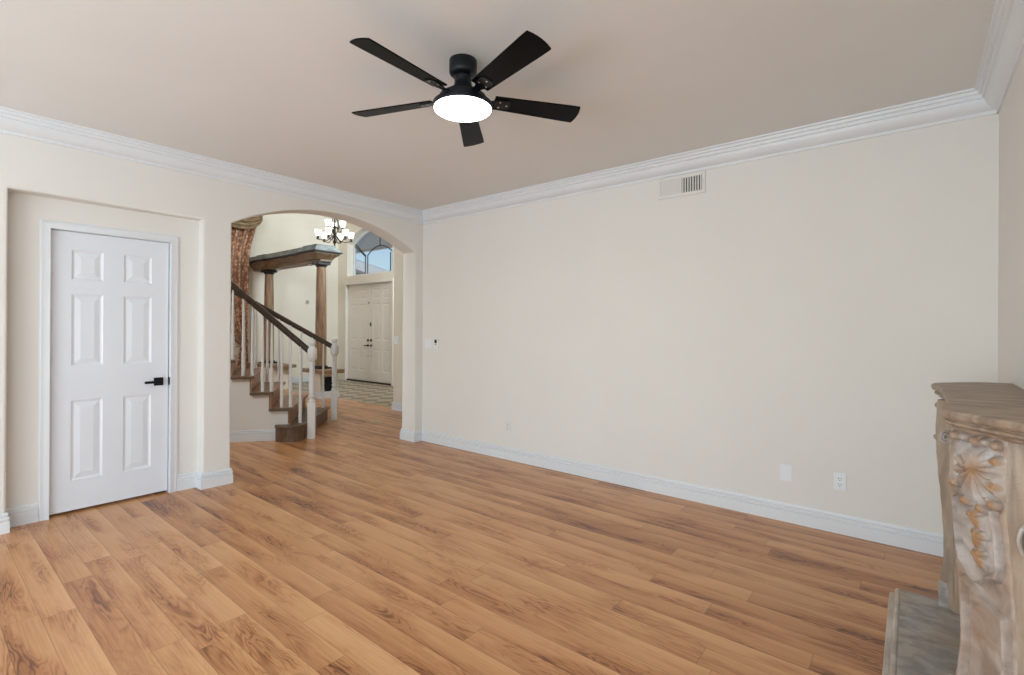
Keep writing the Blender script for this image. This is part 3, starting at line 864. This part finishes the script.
def NP(k, o=0.0):     # near edge of the nosing of tread k (0 first); o moves the point towards the far side
    p = NA + DN * GN * k
    return p + (FA + DF * GF * k - p).normalized() * o


def FP(k, o=0.0):
    p = FA + DF * GF * k
    return p + (NA + DN * GN * k - p).normalized() * o


st = empty('staircase', (NA.x, NA.y, 0), 'oak staircase with dark tread nosings rising behind the archway', 'staircase')
NOSE = 0.028; TT = 0.034
for k in range(NS):
    z = RISE * (k + 1)
    sh = 0.055 if k == 0 else 0.0
    a, b = NP(k) + DN * sh, FP(k) + DF * sh * 0.3
    if k == 0: b = b + (b - a).normalized() * 0.05
    c, d = FP(k + 1) + DF * NOSE, NP(k + 1) + DN * NOSE
    if k == 0:
        # bullnose first tread, rounded out past the near side
        n_ = Vector((-DN.y, DN.x));  n_ = n_ if n_.x > 0 else -n_
        e0 = a + DN * 0.0; e1 = a + DN * 0.34
        arc = []
        for i in range(0, 17):
            t_ = pi * i / 16
            q = (e0 + e1) / 2 + (e0 - e1) / 2 * cos(t_) + n_ * 0.15 * sin(t_)
            arc.append((q.x, q.y))
        poly = [(b.x, b.y)] + arc + [(d.x, d.y), (c.x, c.y)]
        MB().prism(poly, z - TT, z, 'z').build('tread', 'treadedge', st, smooth=30, bevel=0.008)
        arc2 = []
        for i in range(0, 17):
            t_ = pi * i / 16
            q = (e0 + e1) / 2 + (e0 - e1) / 2 * 0.92 * cos(t_) + n_ * 0.125 * sin(t_) + DN * 0.006
            arc2.append((q.x, q.y))
        bb = b + DF * NOSE; aa = a + DN * NOSE
        MB().prism([(bb.x, bb.y)] + [(aa.x, aa.y)] + arc2[1:] + [(d.x, d.y), (c.x, c.y)], 0, z - TT, 'z').build('riser', 'treadedge', st, smooth=30)
        continue
    MB().prism([(a.x, a.y), (b.x, b.y), (c.x, c.y), (d.x, d.y)], z - TT, z, 'z').build('tread', 'tread' if k < NS else 'tread', st, smooth=0, bevel=0.008)
    r0, r1 = NP(k, 0.03) + DN * NOSE, FP(k, 0.03) + DF * NOSE
    q0, q1 = r0 + DN * 0.02, r1 + DF * 0.02
    MB().prism([(r0.x, r0.y), (r1.x, r1.y), (q1.x, q1.y), (q0.x, q0.y)], z - RISE, z - TT, 'z').build('riser', 'tread', st, smooth=0)
    # dark end nosing on the near side of the tread
    e = 0.035; p0, p1 = NP(k) - (FP(k) - NP(k)).normalized() * 0.014, NP(k + 1) - (FP(k + 1) - NP(k + 1)).normalized() * 0.014 + DN * 0.045
    i0, i1 = NP(k, e) , NP(k + 1, e) + DN * 0.045
    o0 = p0 - DN * 0.010
    MB().prism([(o0.x, o0.y), (p1.x, p1.y), (i1.x, i1.y), (i0.x, i0.y)], z - TT - 0.001, z + 0.001, 'z').build('return_nosing', 'treadedge', st, smooth=0, bevel=0.006)
# stringer walls under the treads (stepped outline)


def stringer(PT, D, o, name):
    m = MB(); th = 0.03
    for k in range(1, NS):
        a = PT(k, o) + D * NOSE; b = PT(k + 1, o) + D * NOSE
        a2 = PT(k, o + th) + D * NOSE; b2 = PT(k + 1, o + th) + D * NOSE
        z1 = RISE * (k + 1) - TT
        m.prism([(a.x, a.y), (b.x, b.y), (b2.x, b2.y), (a2.x, a2.y)], 0, z1 - 0.001, 'z')
    return m.build(name, 'wall', st, smooth=0)


stringer(NP, DN, 0.032, 'stringer'); stringer(FP, DF, 0.032, 'stringer')
a = NP(1, 0.030) + DN * 0.09; b = NP(NS, 0.030)
base('baseboard_stairs', [(b.x, b.y), (a.x, a.y)] if (Vector((-DN.y, DN.x)).x) else [(a.x, a.y), (b.x, b.y)])

# newels, balusters, handrails
NEWEL = [(0.040, 0.44), (0.046, 0.45), (0.046, 0.462), (0.038, 0.468), (0.030, 0.476), (0.036, 0.49), (0.042, 0.51), (0.042, 0.522), (0.030, 0.53), (0.038, 0.55), (0.041, 0.62), (0.039, 0.70),
         (0.031, 0.86), (0.028, 0.90), (0.034, 0.905), (0.034, 0.917), (0.027, 0.925), (0.032, 0.94), (0.054, 0.965), (0.061, 0.99), (0.061, 1.075), (0.054, 1.10), (0.038, 1.117), (0.026, 1.125), (0.026, 1.135), (0.037, 1.15), (0.042, 1.17), (0.037, 1.19), (0.022, 1.203), (0.002, 1.207)]


def newel(p, parent, rot):
    m = MB(Matrix.Translation((p.x, p.y, 0)) @ Matrix.Rotation(rot, 4, 'Z'))
    m.box((-0.043, -0.043, 0), (0.043, 0.043, 0.44)); m.lathe([(r * 0.95, z) for r, z in NEWEL], (0, 0, 0), 20)
    return m.build('newel_post', 'white', parent, smooth=35, bevel=0.0)


def baluster(p, z0, z1, parent):
    H_ = z1 - z0; m = MB()
    pr = [(0.019, 0), (0.019, 0.27), (0.015, 0.275), (0.013, 0.285), (0.017, 0.295), (0.017, 0.303), (0.012, 0.31), (0.0155, 0.34), (0.0155, 0.40)]
    pr = [(r, z) for r, z in pr] + [(0.013, H_ * 0.7), (0.0095, H_)]
    m.lathe(pr, (p.x, p.y, z0), 10)
    m.build('baluster', 'white', parent, smooth=35)


def railing(PT, D, G, label, np_, h0, kmax, o=0.055, extra=0.0):
    r = empty('balustrade', (np_.x, np_.y, 0), label, 'stair railing')
    newel(np_, r, -tn)

    def line(k): return PT(k, o), RISE * (k + 1) + h0
    a, za = np_, h0 + RISE * 0.9
    pts = []
    P0 = Vector((np_.x, np_.y, h0 + RISE)); 
    b, zb = line(kmax)
    if not extra: zb = P0.z + 0.60 * (b - np_).length
    # rail section swept as a box-like profile
    d = Vector((b.x, b.y, zb)) - P0
    m = MB(); u = Vector((d.x, d.y, 0)).normalized(); n = Vector((-u.y, u.x, 0)); dn = d.normalized(); v = n.cross(dn); v = v if v.z > 0 else -v
    prof = [(-0.026, -0.034), (0.026, -0.034), (0.030, -0.012), (0.033, 0.008), (0.026, 0.026), (0.012, 0.034), (-0.012, 0.034), (-0.026, 0.026), (-0.033, 0.008), (-0.030, -0.012)]
    s0 = P0 + dn * 0.035; s1 = P0 + d
    vs_ = [s0 + n * x + v * y for x, y in prof] + [s1 + n * x + v * y for x, y in prof]; q = len(prof)
    m.add(vs_, [tuple(range(q))[::-1], tuple(range(q, 2 * q))] + [(i, (i + 1) % q, q + (i + 1) % q, q + i) for i in range(q)])
    m.build('handrail', 'rail', r, smooth=40)
    slope = d.z / Vector((d.x, d.y)).length
    for k in range(0, kmax):
        for t in ((0.06, 0.54) if k and extra else (0.25, 0.75) if not extra else (0.55,)):
            p = PT(k, o) + D * (G * t + 0.01)
            if k == 0 and extra: p = PT(0, o) + D * (G * 0.60)
            L_ = (Vector((p.x, p.y)) - Vector((np_.x, np_.y))).dot(Vector((u.x, u.y)))
            zt = P0.z + slope * L_ - 0.03
            baluster(p, RISE * (k + 1) + 0.0015, zt, r)


railing(NP, DN, GN, 'near stair railing with white turned balusters and a dark handrail', Vector((-1.118, -0.795)), 0.845, 10, extra=1)
railing(FP, DF, GF, 'far stair railing with white balusters, its newel behind the near one', Vector((-1.985, 0.034)), 0.864, 10)

# ------------------------------------------------------------------ columns, beam, ledges, black box
YC = 1.22; CXR, CXL = -4.44, -6.64


def column(x, label):
    t = empty('column', (x, YC, 0.55), label, 'column', 'wooden columns under the beam')
    zt = 2.60
    MB().lathe([(0.104, 0.612), (0.106, 0.9), (0.104, 1.5), (0.096, 2.1), (0.088, zt - 0.06)], (x, YC, 0), 28).build('shaft', 'column', t)
    m = MB().box((x - 0.145, YC - 0.145, 0.55), (x + 0.145, YC + 0.145, 0.58)); m.lathe([(0.13, 0.58), (0.134, 0.592), (0.12, 0.606), (0.107, 0.612)], (x, YC, 0), 28)
    m.build('column_base', 'beamdark', t, smooth=35)
    m = MB().lathe([(0.089, zt - 0.06), (0.100, zt - 0.05), (0.100, zt - 0.04), (0.113, zt - 0.025), (0.122, zt - 0.012)], (x, YC, 0), 28); m.box((x - 0.127, YC - 0.127, zt - 0.012), (x + 0.127, YC + 0.127, zt + 0.039))
    m.build('capital', 'beamdark', t, smooth=35)


column(CXR, 'brown wooden column nearest the entry doors, under the corner of the beam')
column(CXL, 'brown wooden column close to the curtain, under the far end of the beam')
bmE = empty('entablature', (-5.7, YC, 2.62), 'brown wooden beam with a grey cornice carried on two columns', 'beam')
BX0, BX1, BY0, BY1 = XL + 0.002, -4.27, YC - 0.12, YC + 0.13
MB().box((BX0, BY0, 2.64), (BX1, BY1, 2.72)).build('beam_body', 'beam', bmE, smooth=0)
pathE = [(BX0, BY0), (CXL - 0.08, BY0), (CXL - 0.08, BY0 - 0.04), (CXL + 0.2, BY0 - 0.04), (CXL + 0.2, BY0), (CXR - 0.25, BY0), (CXR - 0.25, BY0 - 0.05), (BX1, BY0 - 0.05), (BX1, BY1), (BX0, BY1)]
MB().sweep([(0, 2.68), (0.012, 2.685), (0.02, 2.70), (0.05, 2.735), (0.09, 2.765), (0.105, 2.785), (0.105, 2.80), (-0.1, 2.80)], pathE).build('bed_moulding', 'beam', bmE, smooth=30)
MB().sweep([(-0.1, 2.80), (0.125, 2.80), (0.14, 2.815), (0.14, 2.835), (-0.1, 2.835)], pathE).build('corona', 'beamdark', bmE, smooth=30)
m = MB().sweep([(-0.1, 2.835), (0.115, 2.835), (0.115, 2.875), (0.085, 2.885), (0.085, 2.91), (0.055, 2.92), (0.055, 2.955), (-0.1, 2.955)], pathE)
m.box((BX0, BY0, 2.835), (BX1, BY1, 2.95)); m.build('cornice', 'beamtop', bmE, smooth=30)
for x, y in ((-4.85, YC), (-6.2, YC)):
    dl_ = tag(MB().lathe([(0.035, 2.60), (0.045, 2.606), (0.05, 2.6395), (0.02, 2.6395)], (x, y, 0), 18).build('downlight', 'white'), 'small white downlight under the beam beside the ' + ('column nearest the entry doors' if x > -5 else 'column close to the curtain'), 'light')
pdR = empty('pedestal', (CXR, YC, 0), 'white pedestal with a wide wooden ledge under the nearer column', 'pedestal')
PX0, PX1 = -4.47, -4.13
MB().box((PX0, YC - 0.19, 0), (PX1, YC + 0.19, 0.48)).build('body', 'hallwall', pdR, smooth=0)
MB().box((-4.80, YC - 0.24, 0.48), (-3.98, YC + 0.24, 0.55)).build('ledge', 'slab', pdR, smooth=0, bevel=0.008)
MB().sweep(BP, [(PX0, YC - 0.19), (PX1, YC - 0.19), (PX1, YC + 0.19), (PX0, YC + 0.19)], True).build('plinth', 'trim', pdR, smooth=30)
MB().box((-4.13, YC - 0.155, 0.135), (-4.118, YC + 0.14, 0.41)).build('grille_panel', 'dark', pdR, smooth=0, bevel=0.003)['label'] = 'black panel in the side of the pedestal'
pdL = empty('pedestal', (CXL, YC, 0), 'low pale half wall with a dark wooden ledge under the far column', 'pedestal')
MB().box((XL + 0.02, YC - 0.19, 0), (-6.05, YC + 0.19, 0.48)).build('body', 'hallwall', pdL, smooth=0)
MB().box((XL + 0.02, YC - 0.24, 0.48), (-5.85, YC + 0.24, 0.55)).build('ledge', 'slab', pdL, smooth=0, bevel=0.008)
th_ = tag(MB().lathe([(0.001, 0.03), (0.040, 0.03), (0.046, 0.02), (0.046, 0.0)], (XL, 2.40, 1.99), 20, 'x').build('thermostat', 'hearth'), 'small round grey control on the wall between the two columns', 'thermostat')

# ------------------------------------------------------------------ curtain and swag
cu = empty('curtain', (-6.98, 0.6, 0.02), 'tall brown brocade curtain tied back under a silk swag', 'curtain')


def cedge(z):   # left/right edges of the panel against height, gathered at the tie-back
    zt = 0.95
    if z > zt:
        s = min(1, (z - zt) / 2.3)
        r = 0.915 + 0.02 * s + 0.17 * max(0, (z - 3.0) / 0.7) ** 1.3
        l = 0.74 - 1.05 * min(1, (z - zt) / 1.5) ** 0.8
    else:
        s = (zt - z) / zt
        r = 0.915 + 0.03 * s; l = 0.74 - 0.16 * s
    return l, r


def curtain_pt(u, v):
    z = 0.03 + v * 3.72; l, r = cedge(z); wd = r - l
    amp = 0.022 + 0.020 * min(1, wd / 0.8)
    y = l + wd * u
    x = -6.985 + amp * sin(u * 2 * pi * 7.5 + 0.6 * sin(z * 1.3)) + 0.012 * sin(u * 31 + z)
    return (x, y, z)


MB().grid(curtain_pt, 120, 60).build('curtain_panel', 'curtain', cu, smooth=80, solid=0.006)
MB().tube([(-6.93, 0.60, 0.95), (-6.915, 0.75, 0.93), (-6.94, 0.89, 0.97), (-7.03, 0.93, 1.02), (-7.12, 0.95, 1.06)], 0.022, 8).build('tie_back', 'swag', cu)


def swag_pt(u, v):
    # u: from the left anchor to the right tip; v: top to bottom of the drape
    y = 0.14 + 1.03 * u
    sag = 4 * u * (1 - u)
    top = 3.98; depth = (0.06 + 0.40 * v) * sag ** 0.8
    z = top - 0.02 - depth - 0.18 * v * (1 - sag)
    x = -6.87 + 0.05 * sag + 0.030 * sin(v * 2 * pi * 4.5) * (0.3 + sag)
    return (x, y, z)


MB().grid(swag_pt, 40, 60).build('swag', 'swag', cu, smooth=80, solid=0.006)
MB().tube([(-7.02, -1.5, 3.96), (-7.02, 1.08, 3.96)], 0.022, 12).build('curtain_rod', 'rail', cu)

# ------------------------------------------------------------------ chandelier
CHC = Vector((-4.96, 1.82)); ZC0 = 3.09
ch = empty('chandelier', (CHC.x, CHC.y, HH), 'dark bronze chandelier with nine lit glass shades hanging in the foyer', 'chandelier')
MB().lathe([(0.001, ZC0), (0.014, ZC0 + 0.012), (0.018, ZC0 + 0.03), (0.008, ZC0 + 0.045), (0.03, ZC0 + 0.06), (0.045, ZC0 + 0.085), (0.03, ZC0 + 0.115), (0.018, ZC0 + 0.14), (0.026, ZC0 + 0.20), (0.034, ZC0 + 0.26),
            (0.02, ZC0 + 0.31), (0.014, ZC0 + 0.36), (0.028, ZC0 + 0.385), (0.04, ZC0 + 0.40), (0.016, ZC0 + 0.43), (0.012, ZC0 + 0.62), (0.02, ZC0 + 0.64), (0.006, ZC0 + 0.67)], (CHC.x, CHC.y, 0), 18).build('stem', 'bronze', ch)
MB().tube([(CHC.x, CHC.y, ZC0 + 0.67), (CHC.x, CHC.y, HH - 0.03)], 0.008, 8).build('chain', 'bronze', ch)
MB().lathe([(0.02, HH - 0.04), (0.065, HH - 0.02), (0.07, HH)], (CHC.x, CHC.y, 0), 20).build('canopy', 'bronze', ch)


def arm(az, R, z0, zcup):
    c, s = cos(az), sin(az)
    pts = []
    for i in range(17):
        t = i / 16
        r = 0.03 + (R - 0.03) * (t + 0.10 * sin(pi * t))
        if t > 0.78: r = R + 0.030 * sin((1 - t) / 0.22 * pi)
        z = z0 - 0.13 * sin(min(1, t / 0.62) * pi * 0.62) * 1.0 + (zcup - z0) * t ** 3.0
        pts.append((CHC.x + c * r, CHC.y + s * r, z))
    a_ = MB().tube(pts, 0.0085, 8)
    cur = [(CHC.x + c * (R * 0.55 + 0.05 * cos(k * 0.7) * (1 - k / 14)), CHC.y + s * (R * 0.55 + 0.05 * cos(k * 0.7) * (1 - k / 14)), z0 - 0.03 + 0.05 * sin(k * 0.7) * (1 - k / 14)) for k in range(12)]
    a_.tube(cur, 0.006, 6)
    p = pts[-1]
    a_.lathe([(0.008, 0), (0.028, 0.006), (0.03, 0.014), (0.018, 0.03), (0.022, 0.05), (0.02, 0.055)], (p[0], p[1], p[2] - 0.006), 14)
    o = a_.build('arm', 'bronze', ch)
    MB().lathe([(0.02, 0.0), (0.038, 0.008), (0.050, 0.03), (0.056, 0.06), (0.059, 0.095), (0.066, 0.125), (0.062, 0.125), (0.05, 0.06), (0.03, 0.012)], (p[0], p[1], p[2] + 0.05), 20).build('lamp_shade', 'shade', ch)


cg = MB()
for k in range(6):
    az = radians(38 + 60 * k)
    cg.tube([(CHC.x + cos(az) * (0.02 + 0.085 * sin(pi * t / 12) ** 0.8 * (1 - 0.35 * t / 12)), CHC.y + sin(az) * (0.02 + 0.085 * sin(pi * t / 12) ** 0.8 * (1 - 0.35 * t / 12)), ZC0 + 0.26 + 0.36 * t / 12) for t in range(13)], 0.006, 6)
cg.build('scroll_cage', 'bronze', ch)
for k in range(6): arm(radians(8 + 60 * k), 0.335, ZC0 + 0.22, ZC0 + 0.26)
for k in range(3): arm(radians(38 + 120 * k), 0.17, ZC0 + 0.42, ZC0 + 0.47)

# ------------------------------------------------------------------ fireplace mantel and hearth
MC = -1.285      # middle of the mantel along the wall


def mir(y, s): return MC + s * (y - MC)


hp = [(4.51, -0.80), (4.71, -0.80), (4.85, -0.55), (LX - 0.001, -0.52)]
hpoly = hp + [(x, 2 * MC - y) for x, y in reversed(hp)]
he = empty('hearth', (4.74, MC, 0), 'grey stone hearth slab on the floor under the mantel', 'hearth')
MB().prism([(x + (0.045 if x < 4.6 else 0), y) for x, y in hpoly], 0, 0.062, 'z').build('slab', 'hearth', he, smooth=0)
EP = [(-0.05, 0), (0.0, 0), (0.0, 0.026), (-0.005, 0.034), (-0.014, 0.037), (-0.020, 0.037), (-0.021, 0.048), (-0.025, 0.058), (-0.032, 0.0635), (-0.040, 0.0635), (-0.046, 0.060), (-0.050, 0.060)]
MB().sweep([(o, z) for o, z in EP], [(4.51, 2 * MC + 0.80), (4.51, -0.80)][::-1]).build('edge_moulding', 'hearthedge', he, smooth=30)

mt = empty('fireplace_mantel', (4.82, MC, 0.062), 'carved stone fireplace mantel with shell-topped legs against the side wall', 'fireplace mantel')
ZT = 1.102
sp = [(4.668, -0.80), (4.832, -0.55), (LX - 0.001, -0.50)]


def shelfpoly(ins):
    """serpentine plan: hollow front, rounded canted corners"""
    q = []
    for k in range(13):                       # hollow front from the middle to the far corner
        t = k / 12
        q.append((4.672 + 0.024 * (1 - t ** 4) + ins, MC + (0.462 - ins * 0.4) * t))
    for k in range(1, 7):
        a = k / 6; b = (1 - a) ** 2
        q.append((4.668 * b + 2 * a * (1 - a) * 4.662 + a * a * 4.715 + ins * (1 - 0.35 * a), (-0.815) * b + 2 * a * (1 - a) * (-0.755) + a * a * (-0.705) - ins * (0.4 + 0.35 * a)))
    q += [(4.775 + ins * 0.6, -0.635 - ins * 0.8), (4.832 + ins * 0.5, -0.575 - ins), (4.88 + ins * 0.3, -0.545 - ins), (LX - 0.001, -0.53 - ins)]
    low = [(x, 2 * MC - y) for x, y in reversed(q[1:])]
    return low + q


def shelf():
    m = MB()
    layers = [(0.012, ZT), (0.004, ZT - 0.003), (0.0, ZT - 0.010), (0.0, ZT - 0.020), (0.004, ZT - 0.028), (0.012, ZT - 0.032), (0.018, ZT - 0.033), (0.018, ZT - 0.037),
              (0.013, ZT - 0.040), (0.013, ZT - 0.048), (0.020, ZT - 0.054), (0.030, ZT - 0.058), (0.032, ZT - 0.064), (0.042, ZT - 0.070)]
    ps = [shelfpoly(i) for i, z in layers]; n = len(ps[0]); vs_ = []; fs = []
    for p, (i, z) in zip(ps, layers): vs_ += [(x, y, z) for x, y in p]
    for a in range(len(layers) - 1):
        for k in range(n): fs.append((a * n + k, a * n + (k + 1) % n, (a + 1) * n + (k + 1) % n, (a + 1) * n + k))
    fs.append(tuple(range(n))[::-1]); fs.append(tuple(range((len(layers) - 1) * n, len(layers) * n)))
    m.add(vs_, fs).build('shelf', 'stonetop', mt, smooth=25)


shelf()

ZL0, ZL1 = 0.064, ZT - 0.070
PWD = 0.207


def leg_profile(z):
    """outward swell of the cabriole leg against height"""
    key = [(0.064, -0.006), (0.185, -0.010), (0.22, -0.016), (0.30, -0.023), (0.40, -0.022), (0.50, -0.016), (0.60, -0.008), (0.70, 0.001), (0.80, 0.010), (0.90, 0.014), (0.97, 0.010), (1.04, 0.006)]
    for (a, b), (c, d) in zip(key, key[1:]):
        if z <= c:
            t = (z - a) / (c - a); t = t * t * (3 - 2 * t)
            return b + (d - b) * max(0, t)
    return key[-1][1]


def bump(d, r): 
    t = max(0, 1 - (d / r) ** 2); return sqrt(t)


def seg_d(p, a, b):
    ax, ay = a; bx_, by_ = b; px, py = p
    L2 = (bx_ - ax) ** 2 + (by_ - ay) ** 2; t = max(0, min(1, ((px - ax) * (bx_ - ax) + (py - ay) * (by_ - ay)) / L2))
    return sqrt((px - ax - t * (bx_ - ax)) ** 2 + (py - ay - t * (by_ - ay)) ** 2)


def poly_d(p, pts): return min(seg_d(p, a, b) for a, b in zip(pts, pts[1:]))


SC = (0.124, 0.918)
UPPER = [(0.030, 0.80), (0.024, 0.74), (0.024, 0.64), (0.032, 0.595), (0.054, 0.575), (0.068, 0.553), (0.086, 0.543), (0.108, 0.545), (0.120, 0.56), (0.132, 0.578), (0.160, 0.59), (0.172, 0.62), (0.176, 0.72), (0.168, 0.80)]
LOWER = [(0.030, 0.13), (0.030, 0.530), (0.176, 0.470), (0.176, 0.13), (0.030, 0.13)]
LEAVES = [((0.104, 0.762), 0.030, 0.030, 0.3), ((0.112, 0.700), 0.030, 0.032, -0.2), ((0.106, 0.636), 0.030, 0.034, 0.3)]
KNOBS = [(0.186, 0.958), (0.188, 0.882), (0.176, 0.822), (0.132, 0.796), (0.074, 0.802), (0.028, 0.850)]
EGGS = [(0.022, 1.004), (0.062, 1.008), (0.102, 1.004), (0.142, 1.008), (0.176, 1.004)]


def relief(u, z):
    """carving: height and tan staining on the canted leg face"""
    h = 0.0; t = 0.32 if z < 0.52 else max(0.0, 0.32 - (z - 0.52) * 2.5)
    if min(u, PWD - u) < 0.022: t = max(t, 0.35)
    p = (u, z)
    for path, r in ((UPPER, 0.0050), (LOWER, 0.0045)):        # moulded frames
        d = poly_d(p, path)
        if d < 0.020: h += 0.015 * exp(-(d / r) ** 2) - 0.008 * exp(-((d - 0.0105) / 0.0035) ** 2)
    # shell
    du, dz = u - SC[0], z - SC[1]; r = sqrt(du * du + dz * dz); a = atan2(du, -dz)     # a = 0 straight down
    lob = 14; wv = abs(cos(a * lob / 2)); R = 0.084 + 0.009 * wv + 0.024 * max(0, cos(a))
    if abs(a) > 2.0: R *= 0.78
    if r < R:
        q = r / R
        h += 0.024 * (1 - q ** 4) + (0.020 * (wv - 0.5) * q ** 0.8 if abs(a) < 2.4 else 0.004)
        t = max(t, 1.0 * (1 - q * 1.15)) if q < 0.87 else t
        if du < -0.01 and q < 0.85 and abs(a) > 1.1: t = max(t, 0.5)
    for ku, kz in KNOBS:
        d = sqrt(((u - ku) / 1.15) ** 2 + (z - kz) ** 2)
        if d < 0.017: h = max(h, 0.022 * bump(d, 0.017)); t = max(t, bump(d, 0.017))
        elif d < 0.021: h -= 0.004
    for k_, (eu, ez) in enumerate(EGGS):
        d = sqrt(((u - eu) / 0.017) ** 2 + ((z - ez) / 0.016) ** 2)
        if d < 1: h = max(h, 0.018 * sqrt(1 - d * d)); t = max(t, 0.6 if k_ % 2 == 0 else 0.1)
        elif d < 1.3: h -= 0.004
    # eye ring
    d = sqrt((u - 0.104) ** 2 + (z - 0.922) ** 2)
    h += 0.011 * exp(-((d - 0.010) / 0.0032) ** 2)
    # three hanging lobed leaves, tip down
    for k_, ((lu, lz), ra, rb, rot) in enumerate(LEAVES):
        x = (u - lu) * cos(rot) + (z - lz) * sin(rot); y = -(u - lu) * sin(rot) + (z - lz) * cos(rot)
        ang = atan2(x, -y); rr = sqrt(x * x + y * y)
        lim = 0.024 + 0.014 * max(0, cos(ang)) ** 2 + 0.007 * cos(3 * ang) + 0.003 * cos(7 * ang)
        if rr < lim:
            k = 1 - (rr / lim) ** 3; h = max(h, 0.018 * k + 0.003 - 0.005 * exp(-(x / 0.0022) ** 2)); t = max(t, min(1, 1.3 * k))
        elif rr < lim + 0.004: h -= 0.003
    return h, min(1, max(0, t))


def leg(s):
    """s=+1 near leg as measured, s=-1 mirrored far leg"""
    P0 = Vector((4.704, -1.690)); dr = Vector((0.57, -0.82)).normalized(); nr = Vector((-dr.y * -1, dr.x * -1)); nr = Vector((-0.82, -0.57)).normalized()
    nu, nz = 84, 330
    m = MB(); tint = []

    def W(x, y, z): return (x, y if s > 0 else 2 * MC - y, z)
    vs_ = []
    for j in range(nz + 1):
        z = ZL0 + (ZL1 - ZL0) * j / nz
        pf = leg_profile(z) + (0.016 if s < 0 else 0.0)
        for i in range(nu + 1):
            u = PWD * i / nu; hgt, tt = relief(u, z)
            edge = min(u, PWD - u); hgt *= min(1.0, edge / 0.013); hgt -= 0.004 * exp(-(edge / 0.004) ** 2)
            q = P0 + dr * u + nr * (pf + hgt)
            vs_.append(W(q.x, q.y, z)); tint.append(tt)
    fs = [(j * (nu + 1) + i, j * (nu + 1) + i + 1, (j + 1) * (nu + 1) + i + 1, (j + 1) * (nu + 1) + i) for j in range(nz) for i in range(nu)]
    m.add(vs_, fs)
    lg = m.build('leg', 'stone', mt, smooth=60)
    at = lg.data.attributes.new('tint', 'FLOAT', 'POINT')
    at.data.foreach_set('value', tint)
    # body of the leg behind the carved face: outer side, inner side, moulded inner edge
    body = MB(); rows = []
    zs = [ZL0 + (ZL1 - ZL0) * j / 60 for j in range(61)]
    for z in zs:
        pf = leg_profile(z) + (0.016 if s < 0 else 0.0)
        A = P0 + nr * (pf - 0.004); A2 = P0 + dr * 0.008 + nr * (pf - 0.020); B2 = P0 + dr * (PWD - 0.008) + nr * (pf - 0.020); B = P0 + dr * PWD + nr * (pf - 0.004)
        rows.append([A, A2, B2, B, Vector((LX - 0.001, -1.90)), Vector((LX - 0.001, -1.60)), Vector((4.80, -1.60)), Vector((4.785, -1.645)), Vector((4.752, -1.66)), Vector((4.745, -1.676))])
    n = len(rows[0]); vs_ = [W(p.x, p.y, z) for r_, z in zip(rows, zs) for p in r_]
    fs = [(j * n + k, j * n + (k + 1) % n, (j + 1) * n + (k + 1) % n, (j + 1) * n + k) for j in range(60) for k in range(n)]
    fs += [tuple(range(n)), tuple(range(60 * n, 61 * n))[::-1]]
    body.add(vs_, fs)
    b = body.build('leg_core', 'stoneside', mt, smooth=25)
    # foot block
    k = MB(); q = [P0 + nr * 0.010 - dr * 0.004, P0 + nr * 0.010 + dr * (PWD + 0.004), Vector((LX - 0.002, -1.905)), Vector((LX - 0.002, -1.65)), Vector((4.80, -1.655)), Vector((4.735, -1.680))]
    k.prism([W(p.x, p.y, 0)[:2] for p in q], 0.0635, 0.185, 'z').build('foot', 'stone', mt, smooth=0, bevel=0.005)
    # inner slip beside the firebox
    MB().prism([W(x, y, 0)[:2] for x, y in ((4.775, -1.600), (LX - 0.001, -1.600), (LX - 0.001, -1.545), (4.79, -1.545), (4.772, -1.56))], 0.0635, ZL1, 'z').build('firebox_slip', 'hearth', mt, smooth=0, bevel=0.004)
    # scrolls: on the outer side, and on the narrow inner edge
    def spiral(c, r0, turns, plane):
        pts = []
        for i in range(int(turns * 20) + 1):
            a_ = i / 20 * 2 * pi; r_ = r0 * (1 - 0.8 * i / (turns * 20))
            pts.append(plane(c, r_ * cos(a_), r_ * sin(a_) * 1.5))
        return pts
    o0 = P0 + dr * PWD; o1 = Vector((LX, -1.90)); od = (o1 - o0).normalized(); on = Vector((od.y, -od.x)); on = on if on.y < 0 else -on

    def plo(c, a_, b_):
        q = o0 + od * (c[0] + a_); q = q + on * 0.010
        return W(q.x, q.y, c[1] + b_)
    MB().tube(spiral((0.062, 0.735), 0.048, 2.2, plo), 0.006, 6).build('scroll', 'stone', mt)

    def pli(c, a_, b_):
        return W(4.712 + c[0] + a_, -1.676 , c[1] + b_)
    MB().tube(spiral((0.006, 0.86), 0.022, 2.0, pli), 0.0045, 6).build('scroll', 'stone', mt)
    for i_, (dx_, r_) in enumerate(((0.034, 0.006), (0.052, 0.006))):
        MB().tube([W(4.712 + dx_ - leg_profile(z) * 0.8, -1.664 + 0.012 * i_, z) for z in zs[8:50]], r_, 6).build('edge_bead', 'stone', mt)


leg(1); leg(-1)
# frieze between the legs with a row of carved ovals
fz = MB().box((4.745, -1.64, 0.80), (LX - 0.001, -0.93, ZL1)); fz.build('frieze', 'stone', mt, smooth=0, bevel=0.004)
for k in range(7):
    y = -1.55 + k * 0.53 / 6
    m = MB(); m.grid(lambda u, v: (4.748 - 0.016 * sin(pi * v) , y + 0.030 * sin(pi * v) * cos(2 * pi * u), 0.93 + 0.03 * cos(pi * v) * 1.0 + 0.0 * u), 12, 8)
    MB().lathe([(0.001, -0.018), (0.012, -0.014), (0.022, -0.006), (0.027, 0.001)], (4.745, y, 0.93), 14, 'x').build('rosette', 'stone', mt)
# dark firebox set on the wall between the legs
fb = empty('firebox', (4.95, MC, 0.062), 'dark firebox opening between the mantel legs', 'firebox')
MB().box((4.93, -1.540, 0.064), (LX - 0.001, -1.03, 0.797)).build('back_panel', 'dark', fb, smooth=0)
